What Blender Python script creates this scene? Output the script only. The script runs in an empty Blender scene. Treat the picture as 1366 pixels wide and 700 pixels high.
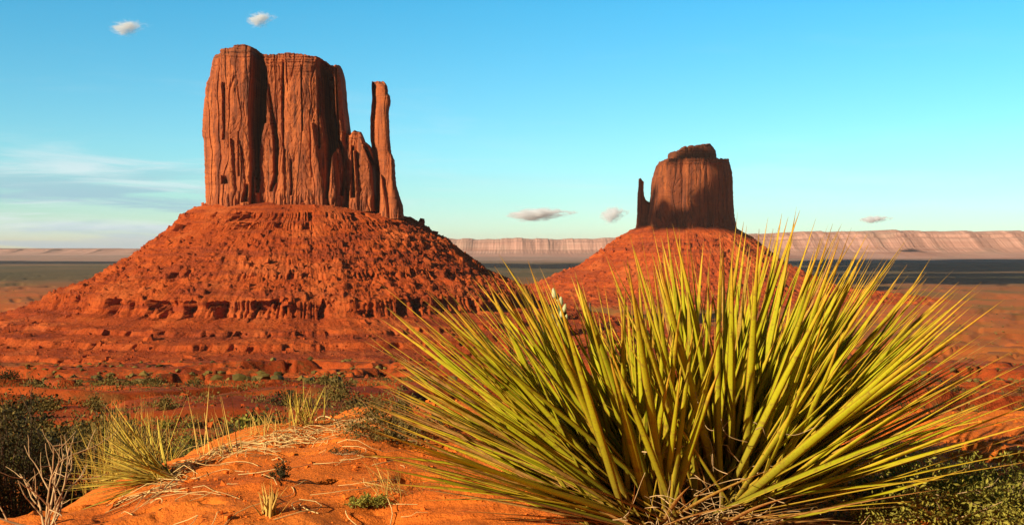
import bpy, bmesh, math, random
import numpy as np
from mathutils import Vector, Matrix

random.seed(7)
RNG = np.random.default_rng(11)
SC = bpy.context.scene
COL = SC.collection
F = 1465.0          # focal length in photo pixels (1366 wide)
CX, HY = 683.0, 330.0   # principal column, horizon row


def pt(px, py, d):
    return np.array([(px - CX) / F * d, d, (HY - py) / F * d])


# sun: low, from the left and a little behind the camera
SUN_EL = math.radians(22.0)
SUN_BEHIND = math.radians(43.0)
S = np.array([-math.cos(SUN_BEHIND) * math.cos(SUN_EL),
              -math.sin(SUN_BEHIND) * math.cos(SUN_EL), math.sin(SUN_EL)])


# ------------------------------------------------------------------ noise
def _hash(ix, iy, iz, seed):
    h = (ix * 374761393 + iy * 668265263 + iz * 2147483647 + seed * 1274126177) & 0xFFFFFFFF
    h = ((h ^ (h >> 13)) * 1274126177) & 0xFFFFFFFF
    h = ((h ^ (h >> 16)) * 2246822519) & 0xFFFFFFFF
    return ((h ^ (h >> 15)) & 0xFFFFFF).astype(np.float64) / 0xFFFFFF


def noise2(x, y, seed=0):
    x, y = np.broadcast_arrays(np.asarray(x, float), np.asarray(y, float))
    ix = np.floor(x).astype(np.int64); iy = np.floor(y).astype(np.int64)
    fx = x - ix; fy = y - iy
    u = fx * fx * fx * (fx * (fx * 6 - 15) + 10); v = fy * fy * fy * (fy * (fy * 6 - 15) + 10)
    z = np.zeros_like(ix)

    def g(dx, dy):
        a = _hash(ix + dx, iy + dy, z, seed) * 2 * math.pi
        return np.cos(a) * (fx - dx) + np.sin(a) * (fy - dy)
    a = g(0, 0); b = g(1, 0); c = g(0, 1); d = g(1, 1)
    return ((a + (b - a) * u) * (1 - v) + (c + (d - c) * u) * v) * 1.5


def fbm2(x, y, octaves=4, seed=0, gain=0.5, lac=2.03):
    s = 0; a = 1; t = 0
    for k in range(octaves):
        s = s + a * noise2(x, y, seed + k * 17); t += a
        x = x * lac + 13.1; y = y * lac + 7.7; a *= gain
    return s / t * 1.4


def sstep(a, b, x):
    t = np.clip((x - a) / (b - a), 0, 1)
    return t * t * (3 - 2 * t)


def lerp_tab(x, tab):
    t = np.array(tab, float)
    return np.interp(x, t[:, 0], t[:, 1])


# ------------------------------------------------------------------ mesh helpers
def link(o, parent=None):
    COL.objects.link(o)
    if parent is not None:
        o.parent = parent
    return o


def np_mesh(name, verts, faces, mat=None, smooth=True, attrs=None, fattrs=None):
    """verts (N,3), faces: (M,4) or (M,3) int array or list of such arrays"""
    me = bpy.data.meshes.new(name)
    if not isinstance(faces, list):
        faces = [faces]
    faces = [np.asarray(f, np.int32) for f in faces if len(f)]
    verts = np.asarray(verts, np.float32)
    me.vertices.add(len(verts)); me.vertices.foreach_set("co", verts.ravel())
    nl = sum(f.size for f in faces); nf = sum(len(f) for f in faces)
    me.loops.add(nl); me.polygons.add(nf)
    me.loops.foreach_set("vertex_index", np.concatenate([f.ravel() for f in faces]))
    tot = np.concatenate([np.full(len(f), f.shape[1], np.int32) for f in faces])
    start = np.concatenate([[0], np.cumsum(tot)[:-1]]).astype(np.int32)
    me.polygons.foreach_set("loop_start", start)
    me.update(calc_edges=True)
    me.polygons.foreach_set("use_smooth", np.full(nf, smooth, bool))
    for k, v in (attrs or {}).items():
        a = me.attributes.new(k, 'FLOAT', 'POINT')
        a.data.foreach_set("value", np.asarray(v, np.float32).ravel())
    if mat is not None:
        me.materials.append(mat)
    me.update()
    return me


def np_obj(name, verts, faces, mat=None, parent=None, smooth=True, attrs=None):
    me = np_mesh(name, verts, faces, mat, smooth, attrs)
    return link(bpy.data.objects.new(name, me), parent)


def grid_faces(nr, nc, wrap=False):
    r = np.arange(nr - 1)[:, None]; c = np.arange(nc if wrap else nc - 1)[None, :]
    c1 = (c + 1) % nc
    return np.stack([r * nc + c, r * nc + c1, (r + 1) * nc + c1, (r + 1) * nc + c], -1).reshape(-1, 4)


def tag(o, label=None, cat=None, group=None, kind=None):
    if label: o['label'] = label
    if cat: o['category'] = cat
    if group: o['group'] = group
    if kind: o['kind'] = kind
    return o


def empty(name, loc=(0, 0, 0)):
    o = bpy.data.objects.new(name, None)
    o.location = loc
    return link(o)


# ------------------------------------------------------------------ materials
class NT:
    def __init__(self, name):
        self.m = bpy.data.materials.new(name); self.m.use_nodes = True
        self.t = self.m.node_tree; self.t.nodes.clear()
        self.out = self.n('ShaderNodeOutputMaterial')

    def n(self, typ, **kw):
        x = self.t.nodes.new(typ)
        for k, v in kw.items():
            setattr(x, k, v)
        return x

    def l(self, a, b):
        self.t.links.new(a, b)

    def val(self, sock, v):
        if hasattr(v, 'links') or isinstance(v, bpy.types.NodeSocket):
            self.l(v, sock)
        else:
            if isinstance(v, (tuple, list)) and len(v) == 3 and sock.type == 'RGBA':
                v = (*v, 1)
            sock.default_value = v

    def math(self, op, a, b=0.0, c=None, clamp=False):
        x = self.n('ShaderNodeMath', operation=op, use_clamp=clamp)
        self.val(x.inputs[0], a); self.val(x.inputs[1], b)
        if c is not None: self.val(x.inputs[2], c)
        return x.outputs[0]

    def noise(self, vec, scale, detail=4, rough=0.55, dist=0.0):
        x = self.n('ShaderNodeTexNoise')
        if vec is not None: self.l(vec, x.inputs['Vector'])
        self.val(x.inputs['Scale'], scale); x.inputs['Detail'].default_value = detail
        x.inputs['Roughness'].default_value = rough; x.inputs['Distortion'].default_value = dist
        return x.outputs['Fac']

    def mapping(self, vec, scale=(1, 1, 1), loc=(0, 0, 0), rot=(0, 0, 0)):
        x = self.n('ShaderNodeMapping'); self.l(vec, x.inputs[0])
        x.inputs['Scale'].default_value = scale; x.inputs['Location'].default_value = loc
        x.inputs['Rotation'].default_value = rot
        return x.outputs[0]

    def mix(self, fac, a, b, blend='MIX'):
        x = self.n('ShaderNodeMix', data_type='RGBA', blend_type=blend)
        self.val(x.inputs[0], fac); self.val(x.inputs[6], a); self.val(x.inputs[7], b)
        return x.outputs[2]

    def ramp(self, fac, stops, interp='LINEAR'):
        x = self.n('ShaderNodeValToRGB'); self.l(fac, x.inputs[0])
        x.color_ramp.interpolation = interp
        e = x.color_ramp.elements
        while len(e) < len(stops): e.new(0.5)
        for k, (p, c) in enumerate(stops):
            e[k].position = p
            e[k].color = (c, c, c, 1) if isinstance(c, (int, float)) else (*c, 1)
        return x.outputs[0]

    def rng(self, x, a, b, c=0.0, d=1.0):
        r = self.n('ShaderNodeMapRange'); r.interpolation_type = 'SMOOTHSTEP'
        self.val(r.inputs[0], x)
        for i, v in enumerate((a, b, c, d)): r.inputs[i + 1].default_value = v
        return r.outputs[0]

    def attr(self, name):
        x = self.n('ShaderNodeAttribute', attribute_name=name)
        return x.outputs['Fac']

    def pos(self):
        return self.n('ShaderNodeNewGeometry').outputs['Position']

    def xyz(self, v):
        x = self.n('ShaderNodeSeparateXYZ'); self.l(v, x.inputs[0]); return x.outputs

    def bsdf(self, col, rough=0.9, spec=0.2, bump=None, bump_dist=0.1, bump_str=1.0, trans=None):
        b = self.n('ShaderNodeBsdfPrincipled')
        self.val(b.inputs['Base Color'], col); self.val(b.inputs['Roughness'], rough)
        b.inputs['Specular IOR Level'].default_value = spec
        if bump is not None:
            x = self.n('ShaderNodeBump'); self.l(bump, x.inputs['Height'])
            x.inputs['Distance'].default_value = bump_dist; x.inputs['Strength'].default_value = bump_str
            self.l(x.outputs[0], b.inputs['Normal'])
        o = b.outputs[0]
        if trans:
            t = self.n('ShaderNodeBsdfTranslucent'); self.val(t.inputs[0], trans[1])
            ms = self.n('ShaderNodeMixShader'); ms.inputs[0].default_value = trans[0]
            self.l(o, ms.inputs[1]); self.l(t.outputs[0], ms.inputs[2]); o = ms.outputs[0]
        self.l(o, self.out.inputs['Surface'])
        return self.m


def mat_ground():
    t = NT('red_desert_ground'); P = t.pos(); X = t.xyz(P)
    ln = t.n('ShaderNodeVectorMath', operation='LENGTH'); t.l(P, ln.inputs[0]); D = ln.outputs[1]
    # near sand
    n1 = t.noise(P, 1.6, 6, 0.6); n2 = t.noise(P, 28, 5, 0.65); n3 = t.noise(P, 220, 3, 0.7)
    sand = t.ramp(n1, [(0.3, (0.56, 0.115, 0.014)), (0.5, (0.72, 0.175, 0.020)), (0.7, (0.80, 0.215, 0.026))])
    sand = t.mix(t.rng(n2, 0.55, 0.72, 0, 0.55), sand, (0.36, 0.062, 0.014))
    sand = t.mix(t.rng(n3, 0.60, 0.75, 0, 0.6), sand, (0.28, 0.055, 0.018))
    sand = t.mix(t.rng(n3, 0.40, 0.28, 0, 0.45), sand, (0.80, 0.27, 0.07))
    # mid flats
    m1 = t.noise(t.mapping(P, (1, 0.45, 1)), 0.05, 7, 0.62); m2 = t.noise(P, 0.6, 6, 0.65)
    mid = t.ramp(m1, [(0.34, (0.22, 0.032, 0.008)), (0.5, (0.36, 0.062, 0.011)), (0.66, (0.48, 0.100, 0.018))])
    mid = t.mix(t.rng(m2, 0.50, 0.64, 0, 0.75), mid, (0.13, 0.062, 0.016))
    # plain beyond
    p1 = t.noise(t.mapping(P, (1, 0.5, 1)), 0.0042, 7, 0.6); p2 = t.noise(P, 0.03, 6, 0.7)
    far = t.ramp(p1, [(0.36, (0.19, 0.115, 0.025)), (0.47, (0.37, 0.115, 0.022)), (0.6, (0.48, 0.115, 0.020)), (0.72, (0.42, 0.15, 0.035))])
    far = t.mix(t.rng(p2, 0.5, 0.68, 0, 0.5), far, (0.20, 0.13, 0.045))
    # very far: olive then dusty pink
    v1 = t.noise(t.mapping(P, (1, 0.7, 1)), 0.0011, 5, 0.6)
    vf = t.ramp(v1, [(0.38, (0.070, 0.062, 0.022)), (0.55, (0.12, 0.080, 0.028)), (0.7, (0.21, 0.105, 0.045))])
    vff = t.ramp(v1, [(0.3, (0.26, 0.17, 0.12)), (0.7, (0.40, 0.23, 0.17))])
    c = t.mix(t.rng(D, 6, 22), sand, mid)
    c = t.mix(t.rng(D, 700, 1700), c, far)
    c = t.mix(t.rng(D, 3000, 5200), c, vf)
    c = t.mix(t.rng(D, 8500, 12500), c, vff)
    bh = t.math('ADD', t.math('MULTIPLY', n2, 0.02), t.math('MULTIPLY', n3, 0.006))
    bh = t.math('ADD', bh, t.math('MULTIPLY', t.math('MULTIPLY', m2, 0.9), t.rng(D, 10, 60)))
    return t.bsdf(c, 0.95, 0.1, bh, 1.0, 0.7)


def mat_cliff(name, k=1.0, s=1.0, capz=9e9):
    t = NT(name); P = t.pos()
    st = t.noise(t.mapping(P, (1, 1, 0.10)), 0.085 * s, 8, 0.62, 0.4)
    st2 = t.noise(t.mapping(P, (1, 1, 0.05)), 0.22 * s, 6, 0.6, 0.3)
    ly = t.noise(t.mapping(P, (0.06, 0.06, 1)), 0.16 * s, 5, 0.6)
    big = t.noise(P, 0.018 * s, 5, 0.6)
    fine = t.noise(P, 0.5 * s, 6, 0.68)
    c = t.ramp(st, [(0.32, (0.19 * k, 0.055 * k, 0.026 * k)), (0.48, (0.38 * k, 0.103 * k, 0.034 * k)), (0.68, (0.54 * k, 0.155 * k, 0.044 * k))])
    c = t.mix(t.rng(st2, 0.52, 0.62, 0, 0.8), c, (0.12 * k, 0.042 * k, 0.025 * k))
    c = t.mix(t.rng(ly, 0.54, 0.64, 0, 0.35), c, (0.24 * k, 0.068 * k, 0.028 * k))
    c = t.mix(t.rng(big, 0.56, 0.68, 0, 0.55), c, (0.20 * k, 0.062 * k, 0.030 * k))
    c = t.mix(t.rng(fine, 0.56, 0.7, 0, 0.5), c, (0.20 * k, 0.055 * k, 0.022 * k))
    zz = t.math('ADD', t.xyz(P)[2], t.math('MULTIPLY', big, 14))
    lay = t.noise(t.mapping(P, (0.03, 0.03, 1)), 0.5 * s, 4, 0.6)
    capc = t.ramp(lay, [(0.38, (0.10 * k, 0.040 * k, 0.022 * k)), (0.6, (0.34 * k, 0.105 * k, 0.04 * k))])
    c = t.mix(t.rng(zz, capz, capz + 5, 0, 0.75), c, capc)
    bh = t.math('ADD', t.math('MULTIPLY', st2, 1.4), t.math('ADD', t.math('MULTIPLY', fine, 1.3), t.math('MULTIPLY', ly, 1.6)))
    return t.bsdf(c, 0.95, 0.1, bh, 1.0, 0.9)


def mat_talus(name, s=1.0):
    t = NT(name); P = t.pos()
    a = t.noise(P, 0.03 * s, 7, 0.62); b = t.noise(P, 0.35 * s, 6, 0.7)
    ly = t.noise(t.mapping(P, (0.05, 0.05, 1)), 0.13 * s, 5, 0.6)
    c = t.ramp(a, [(0.33, (0.25, 0.038, 0.008)), (0.5, (0.37, 0.062, 0.010)), (0.68, (0.46, 0.092, 0.016))])
    c = t.mix(t.rng(ly, 0.51, 0.58, 0, 0.65), c, (0.21, 0.036, 0.012))
    fan = t.noise(P, 0.014 * s, 5, 0.6)
    c = t.mix(t.rng(fan, 0.52, 0.66, 0, 0.55), c, (0.52, 0.125, 0.030))
    c = t.mix(t.rng(fan, 0.44, 0.32, 0, 0.5), c, (0.22, 0.040, 0.014))
    c = t.mix(t.rng(b, 0.54, 0.68, 0, 0.6), c, (0.20, 0.042, 0.014))
    spk = t.noise(P, 1.1 * s, 2, 0.5)
    c = t.mix(t.rng(spk, 0.64, 0.72, 0, 0.55), c, (0.50, 0.17, 0.06))
    c = t.mix(t.rng(spk, 0.36, 0.28, 0, 0.6), c, (0.10, 0.022, 0.010))
    bh = t.math('ADD', t.math('MULTIPLY', b, 2.6), t.math('MULTIPLY', ly, 1.5))
    return t.bsdf(c, 0.95, 0.1, bh, 1.0, 0.9)


def mat_mesa():
    t = NT('pale_mesa_rock'); P = t.pos(); X = t.xyz(P)
    ly = t.noise(t.mapping(P, (0.02, 0.02, 1)), 0.03, 6, 0.65)
    a = t.noise(P, 0.0016, 6, 0.65)
    c = t.ramp(ly, [(0.3, (0.36, 0.175, 0.125)), (0.5, (0.46, 0.25, 0.185)), (0.7, (0.52, 0.31, 0.24))])
    c = t.mix(t.rng(a, 0.5, 0.65, 0, 0.5), c, (0.38, 0.26, 0.19))
    return t.bsdf(c, 0.95, 0.1)


def mat_leaf(name, base, mid, tip, edge, trans=0.15):
    """blade: 't' runs root to tip, 'e' 0 at mid-rib and 1 at the margin, 'tone' one number per blade"""
    t = NT(name); T = t.attr('t'); E = t.attr('e'); R = t.attr('tone')
    P = t.pos(); n = t.noise(P, 55, 4, 0.6)
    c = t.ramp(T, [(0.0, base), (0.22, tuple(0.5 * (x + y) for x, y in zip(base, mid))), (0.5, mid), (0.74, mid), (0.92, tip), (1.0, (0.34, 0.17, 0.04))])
    c = t.mix(t.rng(E, 0.55, 0.95, 0, 0.85), c, edge)
    # dry leaves: tan to rust
    dry = t.ramp(n, [(0.35, (0.34, 0.12, 0.025)), (0.65, (0.62, 0.36, 0.10))])
    c = t.mix(t.rng(R, 0.72, 0.95, 0, 1), c, dry)
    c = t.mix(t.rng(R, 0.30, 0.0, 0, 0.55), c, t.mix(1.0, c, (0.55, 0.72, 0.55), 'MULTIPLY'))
    c = t.mix(t.rng(n, 0.53, 0.68, 0, 0.6), c, (0.28, 0.14, 0.03))
    n2 = t.noise(P, 240, 3, 0.6)
    c = t.mix(t.rng(n2, 0.52, 0.7, 0, 0.45), c, t.mix(1.0, c, (0.55, 0.5, 0.5), 'MULTIPLY'))
    return t.bsdf(c, 0.68, 0.14, trans=(trans, c))


def mat_foliage(name, a, b, trans=0.2, rough=0.7):
    t = NT(name); R = t.attr('tone')
    c = t.ramp(R, [(0.0, a), (1.0, b)])
    return t.bsdf(c, rough, 0.2, trans=(trans, c))


def mat_plain(name, col, rough=0.8, spec=0.2, var=0.5, scale=40):
    t = NT(name); n = t.noise(t.pos(), scale, 4, 0.6)
    c = t.ramp(n, [(0.3, tuple(x * (1 - var) for x in col)), (0.7, col)])
    return t.bsdf(c, rough, spec)


M_GROUND = mat_ground()
M_CLIFF = mat_cliff('red_sandstone_cliff', 0.88, 1.0, 254.0)
M_CLIFF2 = mat_cliff('brown_shaded_cliff', 0.58, 0.6, 243.0)  # browner rock, darkened further in its colour for the cloud shade
M_TALUS = mat_talus('red_talus')
M_TALUS2 = mat_talus('far_red_talus', 0.6)
M_MESA = mat_mesa()
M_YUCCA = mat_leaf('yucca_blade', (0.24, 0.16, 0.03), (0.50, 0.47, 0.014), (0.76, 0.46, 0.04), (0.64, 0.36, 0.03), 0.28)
M_STRAWY = mat_leaf('pale_yucca_blade', (0.50, 0.34, 0.06), (0.66, 0.52, 0.07), (0.78, 0.52, 0.12), (0.76, 0.50, 0.10))
M_STRAW = mat_plain('straw', (0.86, 0.60, 0.23), 0.7, 0.2, 0.45)
M_FIBRE = mat_plain('pale_fibre', (0.66, 0.44, 0.20), 0.6, 0.3, 0.5)
M_TWIG = mat_plain('bleached_twig', (0.60, 0.40, 0.19), 0.8, 0.2, 0.5)
M_BARK = mat_plain('dark_twig', (0.16, 0.10, 0.06), 0.9, 0.1, 0.5)
M_DARKLEAF = mat_foliage('dark_shrub_leaf', (0.014, 0.014, 0.004), (0.075, 0.062, 0.014))
M_SAGE = mat_foliage('sage_leaf', (0.05, 0.06, 0.010), (0.44, 0.39, 0.055))
M_SCRUB = mat_foliage('scrub_leaf', (0.07, 0.055, 0.012), (0.24, 0.165, 0.035))
M_DRYGRASS = mat_foliage('dry_grass_blade', (0.50, 0.30, 0.06), (0.80, 0.56, 0.13))
M_BUD = mat_plain('flower_bud', (0.50, 0.52, 0.25), 0.6, 0.3, 0.35)
M_STALK = mat_plain('flower_stalk_skin', (0.10, 0.13, 0.03), 0.6, 0.3, 0.4)

# ------------------------------------------------------------------ ground
VALLEY = [(0, -1.05), (5, -1.30), (12, -2.25), (40, -5.9), (150, -19.2), (400, -46.5), (1000, -108), (1250, -122),
          (2000, -131), (4000, -135), (60000, -135)]
CREST = np.array([(-1.35, -3.0), (-1.32, 2.2), (-1.22, 3.0), (-1.16, 3.45), (-1.05, 4.0), (-0.84, 4.35), (-0.57, 4.55), (-0.1, 4.9),
                  (0.8, 4.8), (2.0, 4.8), (3.6, 5.2), (8.0, 5.4), (20., 5.4), (20., -3.0)])


def poly_sd(x, y, poly):
    """signed distance to polygon (positive inside)"""
    d = np.full(x.shape, 1e9); inside = np.zeros(x.shape, bool)
    n = len(poly)
    for i in range(n):
        ax, ay = poly[i]; bx, by = poly[(i + 1) % n]
        ex, ey = bx - ax, by - ay
        t = np.clip(((x - ax) * ex + (y - ay) * ey) / (ex * ex + ey * ey), 0, 1)
        d = np.minimum(d, np.hypot(x - ax - t * ex, y - ay - t * ey))
        if ey != 0:
            cond = ((ay > y) != (by > y)) & (x < ex * (y - ay) / ey + ax)
            inside ^= cond
    return np.where(inside, d, -d)


def octave(x, y, lam, amp, D, seed, ridged=False):
    w = 1 - sstep(lam * 16, lam * 60, D)
    n = noise2(x / lam + seed, y / lam - seed, seed)
    if ridged: n = 1 - 2 * np.abs(n)
    return amp * n * w


def ground_h(x, y):
    x = np.asarray(x, float); y = np.asarray(y, float)
    D = np.hypot(x, y)
    z = np.interp(np.where(y > 0, np.hypot(x * 0.6, y), D * 0.8), *np.array(VALLEY).T)
    # broken flats below the mound
    on = sstep(6, 20, D)
    wy = y + 0.25 * x
    for lam, amp, sd in ((0.8, .05, 7), (2.2, .11, 1), (6, .26, 2), (16, .55, 3), (45, 1.3, 4), (120, 2.6, 5), (320, 5.0, 6)):
        w = np.clip(D / (lam * 6), 0, 1)
        z = z + on * w * octave(x, wy * 0.8, lam, amp, D, sd) * sstep(12000, 3000, D)
    # gullies with cut banks
    for lam, dep, sd in ((26, 1.6, 21), (60, 3.4, 22), (150, 6.5, 23), (380, 8.0, 24)):
        n = np.abs(noise2(x / lam + 3.3, y / (lam * 0.55) + 1.7, sd) + 0.25 * noise2(x / lam * 4, y / lam * 5, sd + 50))
        w = sstep(lam * 0.4, lam * 1.2, D) * (1 - sstep(lam * 10, lam * 22, D))
        z = z - dep * w * (1 - sstep(0.035, 0.13, n))
    # terraces
    n = fbm2(x / 38, y / 16, 4, 61)
    z = z + 0.9 * sstep(0.02, 0.06, n) * sstep(14, 30, D) * (1 - sstep(160, 420, D))
    n = fbm2(x / 210, y / 80, 4, 62)
    z = z + 4.0 * sstep(0.03, 0.07, n) * sstep(170, 330, D) * (1 - sstep(1100, 1800, D))
    # the sand mound in front
    near = D < 40
    if near.any():
        xn, yn = x[near], y[near]
        wx = xn + 0.10 * noise2(xn * 1.7, yn * 1.7, 31) + 0.03 * noise2(xn * 6, yn * 6, 32)
        wyy = yn + 0.12 * noise2(xn * 1.5 + 9, yn * 1.5, 33)
        sd = poly_sd(wx, wyy, CREST) + 0.13
        zh = -0.590 - 0.018 * (yn - 2.4) - 0.012 * np.maximum(xn, 0) - 0.045 * np.exp(-np.maximum(sd, 0) / 0.35)
        zh = zh - 0.012 * np.clip(-xn - 0.2, 0, 1.2)
        w = 0.16
        drop = w * np.log1p(np.exp(np.clip(-sd / w, -30, 30))) * 0.85
        dt = sstep(9, 3, np.hypot(xn, yn))
        det = 0
        for lam, amp, s in ((0.9, .030, 41), (0.4, .018, 42), (0.17, .012, 43), (0.07, .006, 44), (0.03, .0028, 45)):
            det = det + octave(xn, yn, lam, amp, np.hypot(xn, yn), s)
        det = det - 0.022 * sstep(0.30, 0.55, fbm2(xn * 3.2, yn * 3.2 * 1.4, 3, 46))      # small scoops
        det = det + 0.006 * sstep(0.05, 0.14, fbm2(xn * 1.6 + yn * 0.5, yn * 4.5, 4, 47))   # crusted steps
        hill = zh - drop + det * 1.2
        v = z[near]
        k = 0.10
        hh = np.clip(0.5 + 0.5 * (hill - v) / k, 0, 1)
        z[near] = v + (hill - v) * hh + k * hh * (1 - hh)
    return z


def gz(x, y):
    return float(ground_h(np.array([x]), np.array([y]))[0])


def build_ground():
    rr = [0.02, 0.2, 0.5, 0.9, 1.2]
    r = 1.5
    while r < 45000:
        rr.append(r)
        r *= 1.0055 if r < 7 else (1.0095 if r < 1600 else (1.02 if r < 16000 else 1.08))
    rr = np.array(rr)
    a1 = np.radians(np.linspace(-31, 31, 820)); a2 = np.radians(np.linspace(31, 329, 110)[1:-1])
    th = np.concatenate([a1, a2])
    R, A = np.meshgrid(rr, th, indexing='ij')
    x = R * np.sin(A); y = R * np.cos(A)
    z = ground_h(x.ravel(), y.ravel()).reshape(x.shape)
    v = np.stack([x, y, z], -1).reshape(-1, 3)
    f = grid_faces(len(rr), len(th), True)[:, ::-1]
    o = np_obj('ground', v, f, M_GROUND)
    tag(o, 'rust red desert floor rising to an orange sand mound', None, None, 'structure')
    return o


GROUND = build_ground()


# ------------------------------------------------------------------ buttes
def ridged_cracks(x, z, s, seed, w=0.16, stretch=7.0):
    n = noise2(x / s + 0.25 * noise2(x / s * 0.7, z / (s * 2.5), seed + 9), z / (s * stretch), seed)
    return 1 - sstep(0.0, w, np.abs(n))


def build_tower(name, D, left, right, top, base_row, depth, columns, mat, parent, nu=520, nv=240, p=3.0, rough=1.0, scale=1.0,
                yoff=0.0, cap_rough=1.5, flute=22.0, recess=0.0, chasms=()):
    """a rock tower from its outline, given in photo pixels at distance D; columns are the buttresses on the face turned to us"""
    m = D / F
    up = np.linspace(0, 1, nu); up = 0.55 * up + 0.45 * (1 - np.cos(np.pi * up)) / 2
    ncap = 14; nvb = 40
    L = np.array(left, float); Rr = np.array(right, float); T = np.array(top, float)
    L = L[np.argsort(L[:, 1])]; Rr = Rr[np.argsort(Rr[:, 1])]

    def outline(v, side):
        U, V = np.meshgrid(up, v)
        px = L[-1, 0] + (Rr[-1, 0] - L[-1, 0]) * U
        for _ in range(8):
            tp = np.interp(px, T[:, 0], T[:, 1]) + 0.9 * noise2(px * 0.35, px * 0 + 3.3, 5) * (m / 1.02)
            py = base_row + V * (tp - base_row)
            le = np.interp(py, L[:, 1], L[:, 0]); re = np.interp(py, Rr[:, 1], Rr[:, 0])
            px = le + (re - le) * U
        j = 0.55
        e = np.where(U < 0.5, 1, -1) * (1 - np.minimum(U, 1 - U) * 2)
        px = px + j * e * (noise2(py * 0.22, py * 0 + (1.0 if side else 8.0), 77) + 0.6 * noise2(py * 0.6, py * 0 + 4, 78)) * (1 - V * 0.3)
        return U, V, px, py
    vf = np.linspace(0, 1, nv)
    U, V, px, py = outline(vf, 0)
    X = (px - CX) * m; Z = (HY - py) * m
    edge = np.clip(1 - np.abs(2 * U - 1) ** p, 0, 1) ** (1 / p)
    dep = np.zeros_like(X)
    wob = 0.8 * noise2(py * 0.045, px * 0.03, 201) + 0.35 * noise2(py * 0.13, px * 0.06, 202)
    for (xlt, xrt, xlb, xrb, yt, yb, prot, q, skew) in columns:
        t = np.clip((py - yt) / (yb - yt), 0, 1)
        xl = xlt + (xlb - xlt) * t; xr = xrt + (xrb - xrt) * t
        c = (px + wob - 0.5 * (xl + xr)) / np.maximum(0.5 * (xr - xl), 0.01)
        c = np.where(np.abs(c) < 1, c, 1.0)
        c2 = np.where(c > 0, c, c)
        prof = np.clip(1 - np.abs(c2) ** q, 0, 1) ** (1 / q) + skew / prot * c * (np.abs(c) < 1)
        grow = sstep(yt - 2.5, yt + 2.5, py) if yt > base_row - 900 else 1
        dep = np.maximum(dep, prot * prof * grow * (np.abs(c) < 1))
    dep_face = dep.copy()
    for (tab, depth_c) in chasms:
        q = np.array(tab, float)
        cxx = np.interp(py, q[:, 1], q[:, 0]); hw = 0.62 * np.interp(py, q[:, 1], q[:, 2])
        on = sstep(q[0, 1] - 3, q[0, 1] + 3, py) * (1 - sstep(q[-1, 1] - 3, q[-1, 1] + 3, py))
        c = np.abs(px + 0.6 * wob - cxx) / np.maximum(hw, .3)
        dep = dep - 2.5 * depth_c * on * (0.45 + 0.55 * sstep(0.0, 14.0, py - np.interp(px, T[:, 0], T[:, 1]))) * (1 - sstep(0.88, 1.08, c))
    hgt = np.clip((base_row - py) / max(base_row - T[:, 1].min(), 1), 0, 1)
    pm = sstep(-0.15, 0.25, fbm2(X / (30 * scale), Z / (70 * scale), 3, 299))      # cracked and plain patches of wall
    det = -2.6 * scale * ridged_cracks(X, Z, 19 * scale, 301, 0.07, 12) - 1.3 * scale * pm * ridged_cracks(X, Z, 9 * scale, 302, 0.10, 12) \
          - 0.5 * scale * pm * ridged_cracks(X, Z, 3.6 * scale, 303, 0.16, 8)
    det += 1.1 * scale * fbm2(X / (22 * scale), Z / (60 * scale), 4, 304) + 0.5 * scale * fbm2(X / (5 * scale), Z / (9 * scale), 4, 305)
    # blocks that have spalled off
    bl = noise2(X / (11 * scale) + 0.4 * noise2(Z / (9 * scale), X / (9 * scale), 306), Z / (26 * scale), 307)
    det += 1.2 * scale * sstep(-0.25, 0.30, bl)
    jn = noise2(Z / (16 * scale) + 1.3 * noise2(X / (14 * scale), X * 0, 314), X / (30 * scale), 315)
    det += -0.9 * scale * (1 - sstep(0.0, 0.05, np.abs(jn))) + 0.7 * scale * noise2(X / (7 * scale), Z / (60 * scale), 316) + 0.4 * scale * pm * noise2(X / (2.6 * scale), Z / (30 * scale), 317)
    # fluted foot and layered top
    foot = 1 - sstep(flute * 0.55, flute * 1.3, base_row - py + 5 * noise2(px * 0.12, px * 0, 308))
    det += foot * (3.4 * scale * np.sqrt(np.abs(np.sin(X / (2.3 * scale) + 2.2 * noise2(X / (9 * scale), Z / 40, 309)))) + 1.2 * scale)
    lay = noise2(Z / (2.6 * scale), X / (160 * scale), 310)
    topw = sstep(0.86, 0.95, V)
    det += topw * (1.5 * scale * sstep(-0.1, 0.15, lay) - 1.8 * scale * sstep(0.5, 1.0, (V - 0.9) / 0.1))
    det += 0.45 * scale * noise2(Z / (5 * scale), X / (70 * scale), 311)
    dep_tot = edge * depth + (dep + rough * det - recess) * np.clip(edge * 1.6, 0, 1)
    Yf = D + yoff - dep_tot
    mean_dep = edge.mean(0) * depth + dep_face.mean(0) * np.clip(edge.mean(0) * 1.6, 0, 1)
    ker = np.ones(31) / 31
    mean_dep = np.convolve(np.pad(mean_dep, 15, mode='edge'), ker, mode='valid')
    k = 1 + (yoff - mean_dep[None]) / D      # a face nearer to us is built a little smaller, so its outline has the size seen
    front = np.stack([X * k, Yf, Z * k], -1)
    Ub, Vb, pxb, pyb = outline(np.linspace(1, 0, nvb), 0)
    Xb = (pxb - CX) * m; Zb = (HY - pyb) * m
    eb = np.clip(1 - np.abs(2 * Ub - 1) ** p, 0, 1) ** (1 / p)
    Yb = D + yoff + eb * (depth * 1.1 + 6 * scale * fbm2(Xb / (25 * scale), Zb / (80 * scale), 4, 320)
                          - 5 * scale * ridged_cracks(Xb, Zb, 20 * scale, 321))
    back = np.stack([Xb, Yb, Zb], -1)
    a = front[-1][None]; b = back[0][None]
    s = np.linspace(0, 1, ncap + 2)[1:-1][:, None, None]
    cap = a * (1 - s) + b * s
    cap[..., 2] += np.sin(np.pi * s[..., 0]) * (cap_rough * scale * (1 + fbm2(cap[..., 0] / (12 * scale), cap[..., 1] / (12 * scale), 4, 330)))
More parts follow.
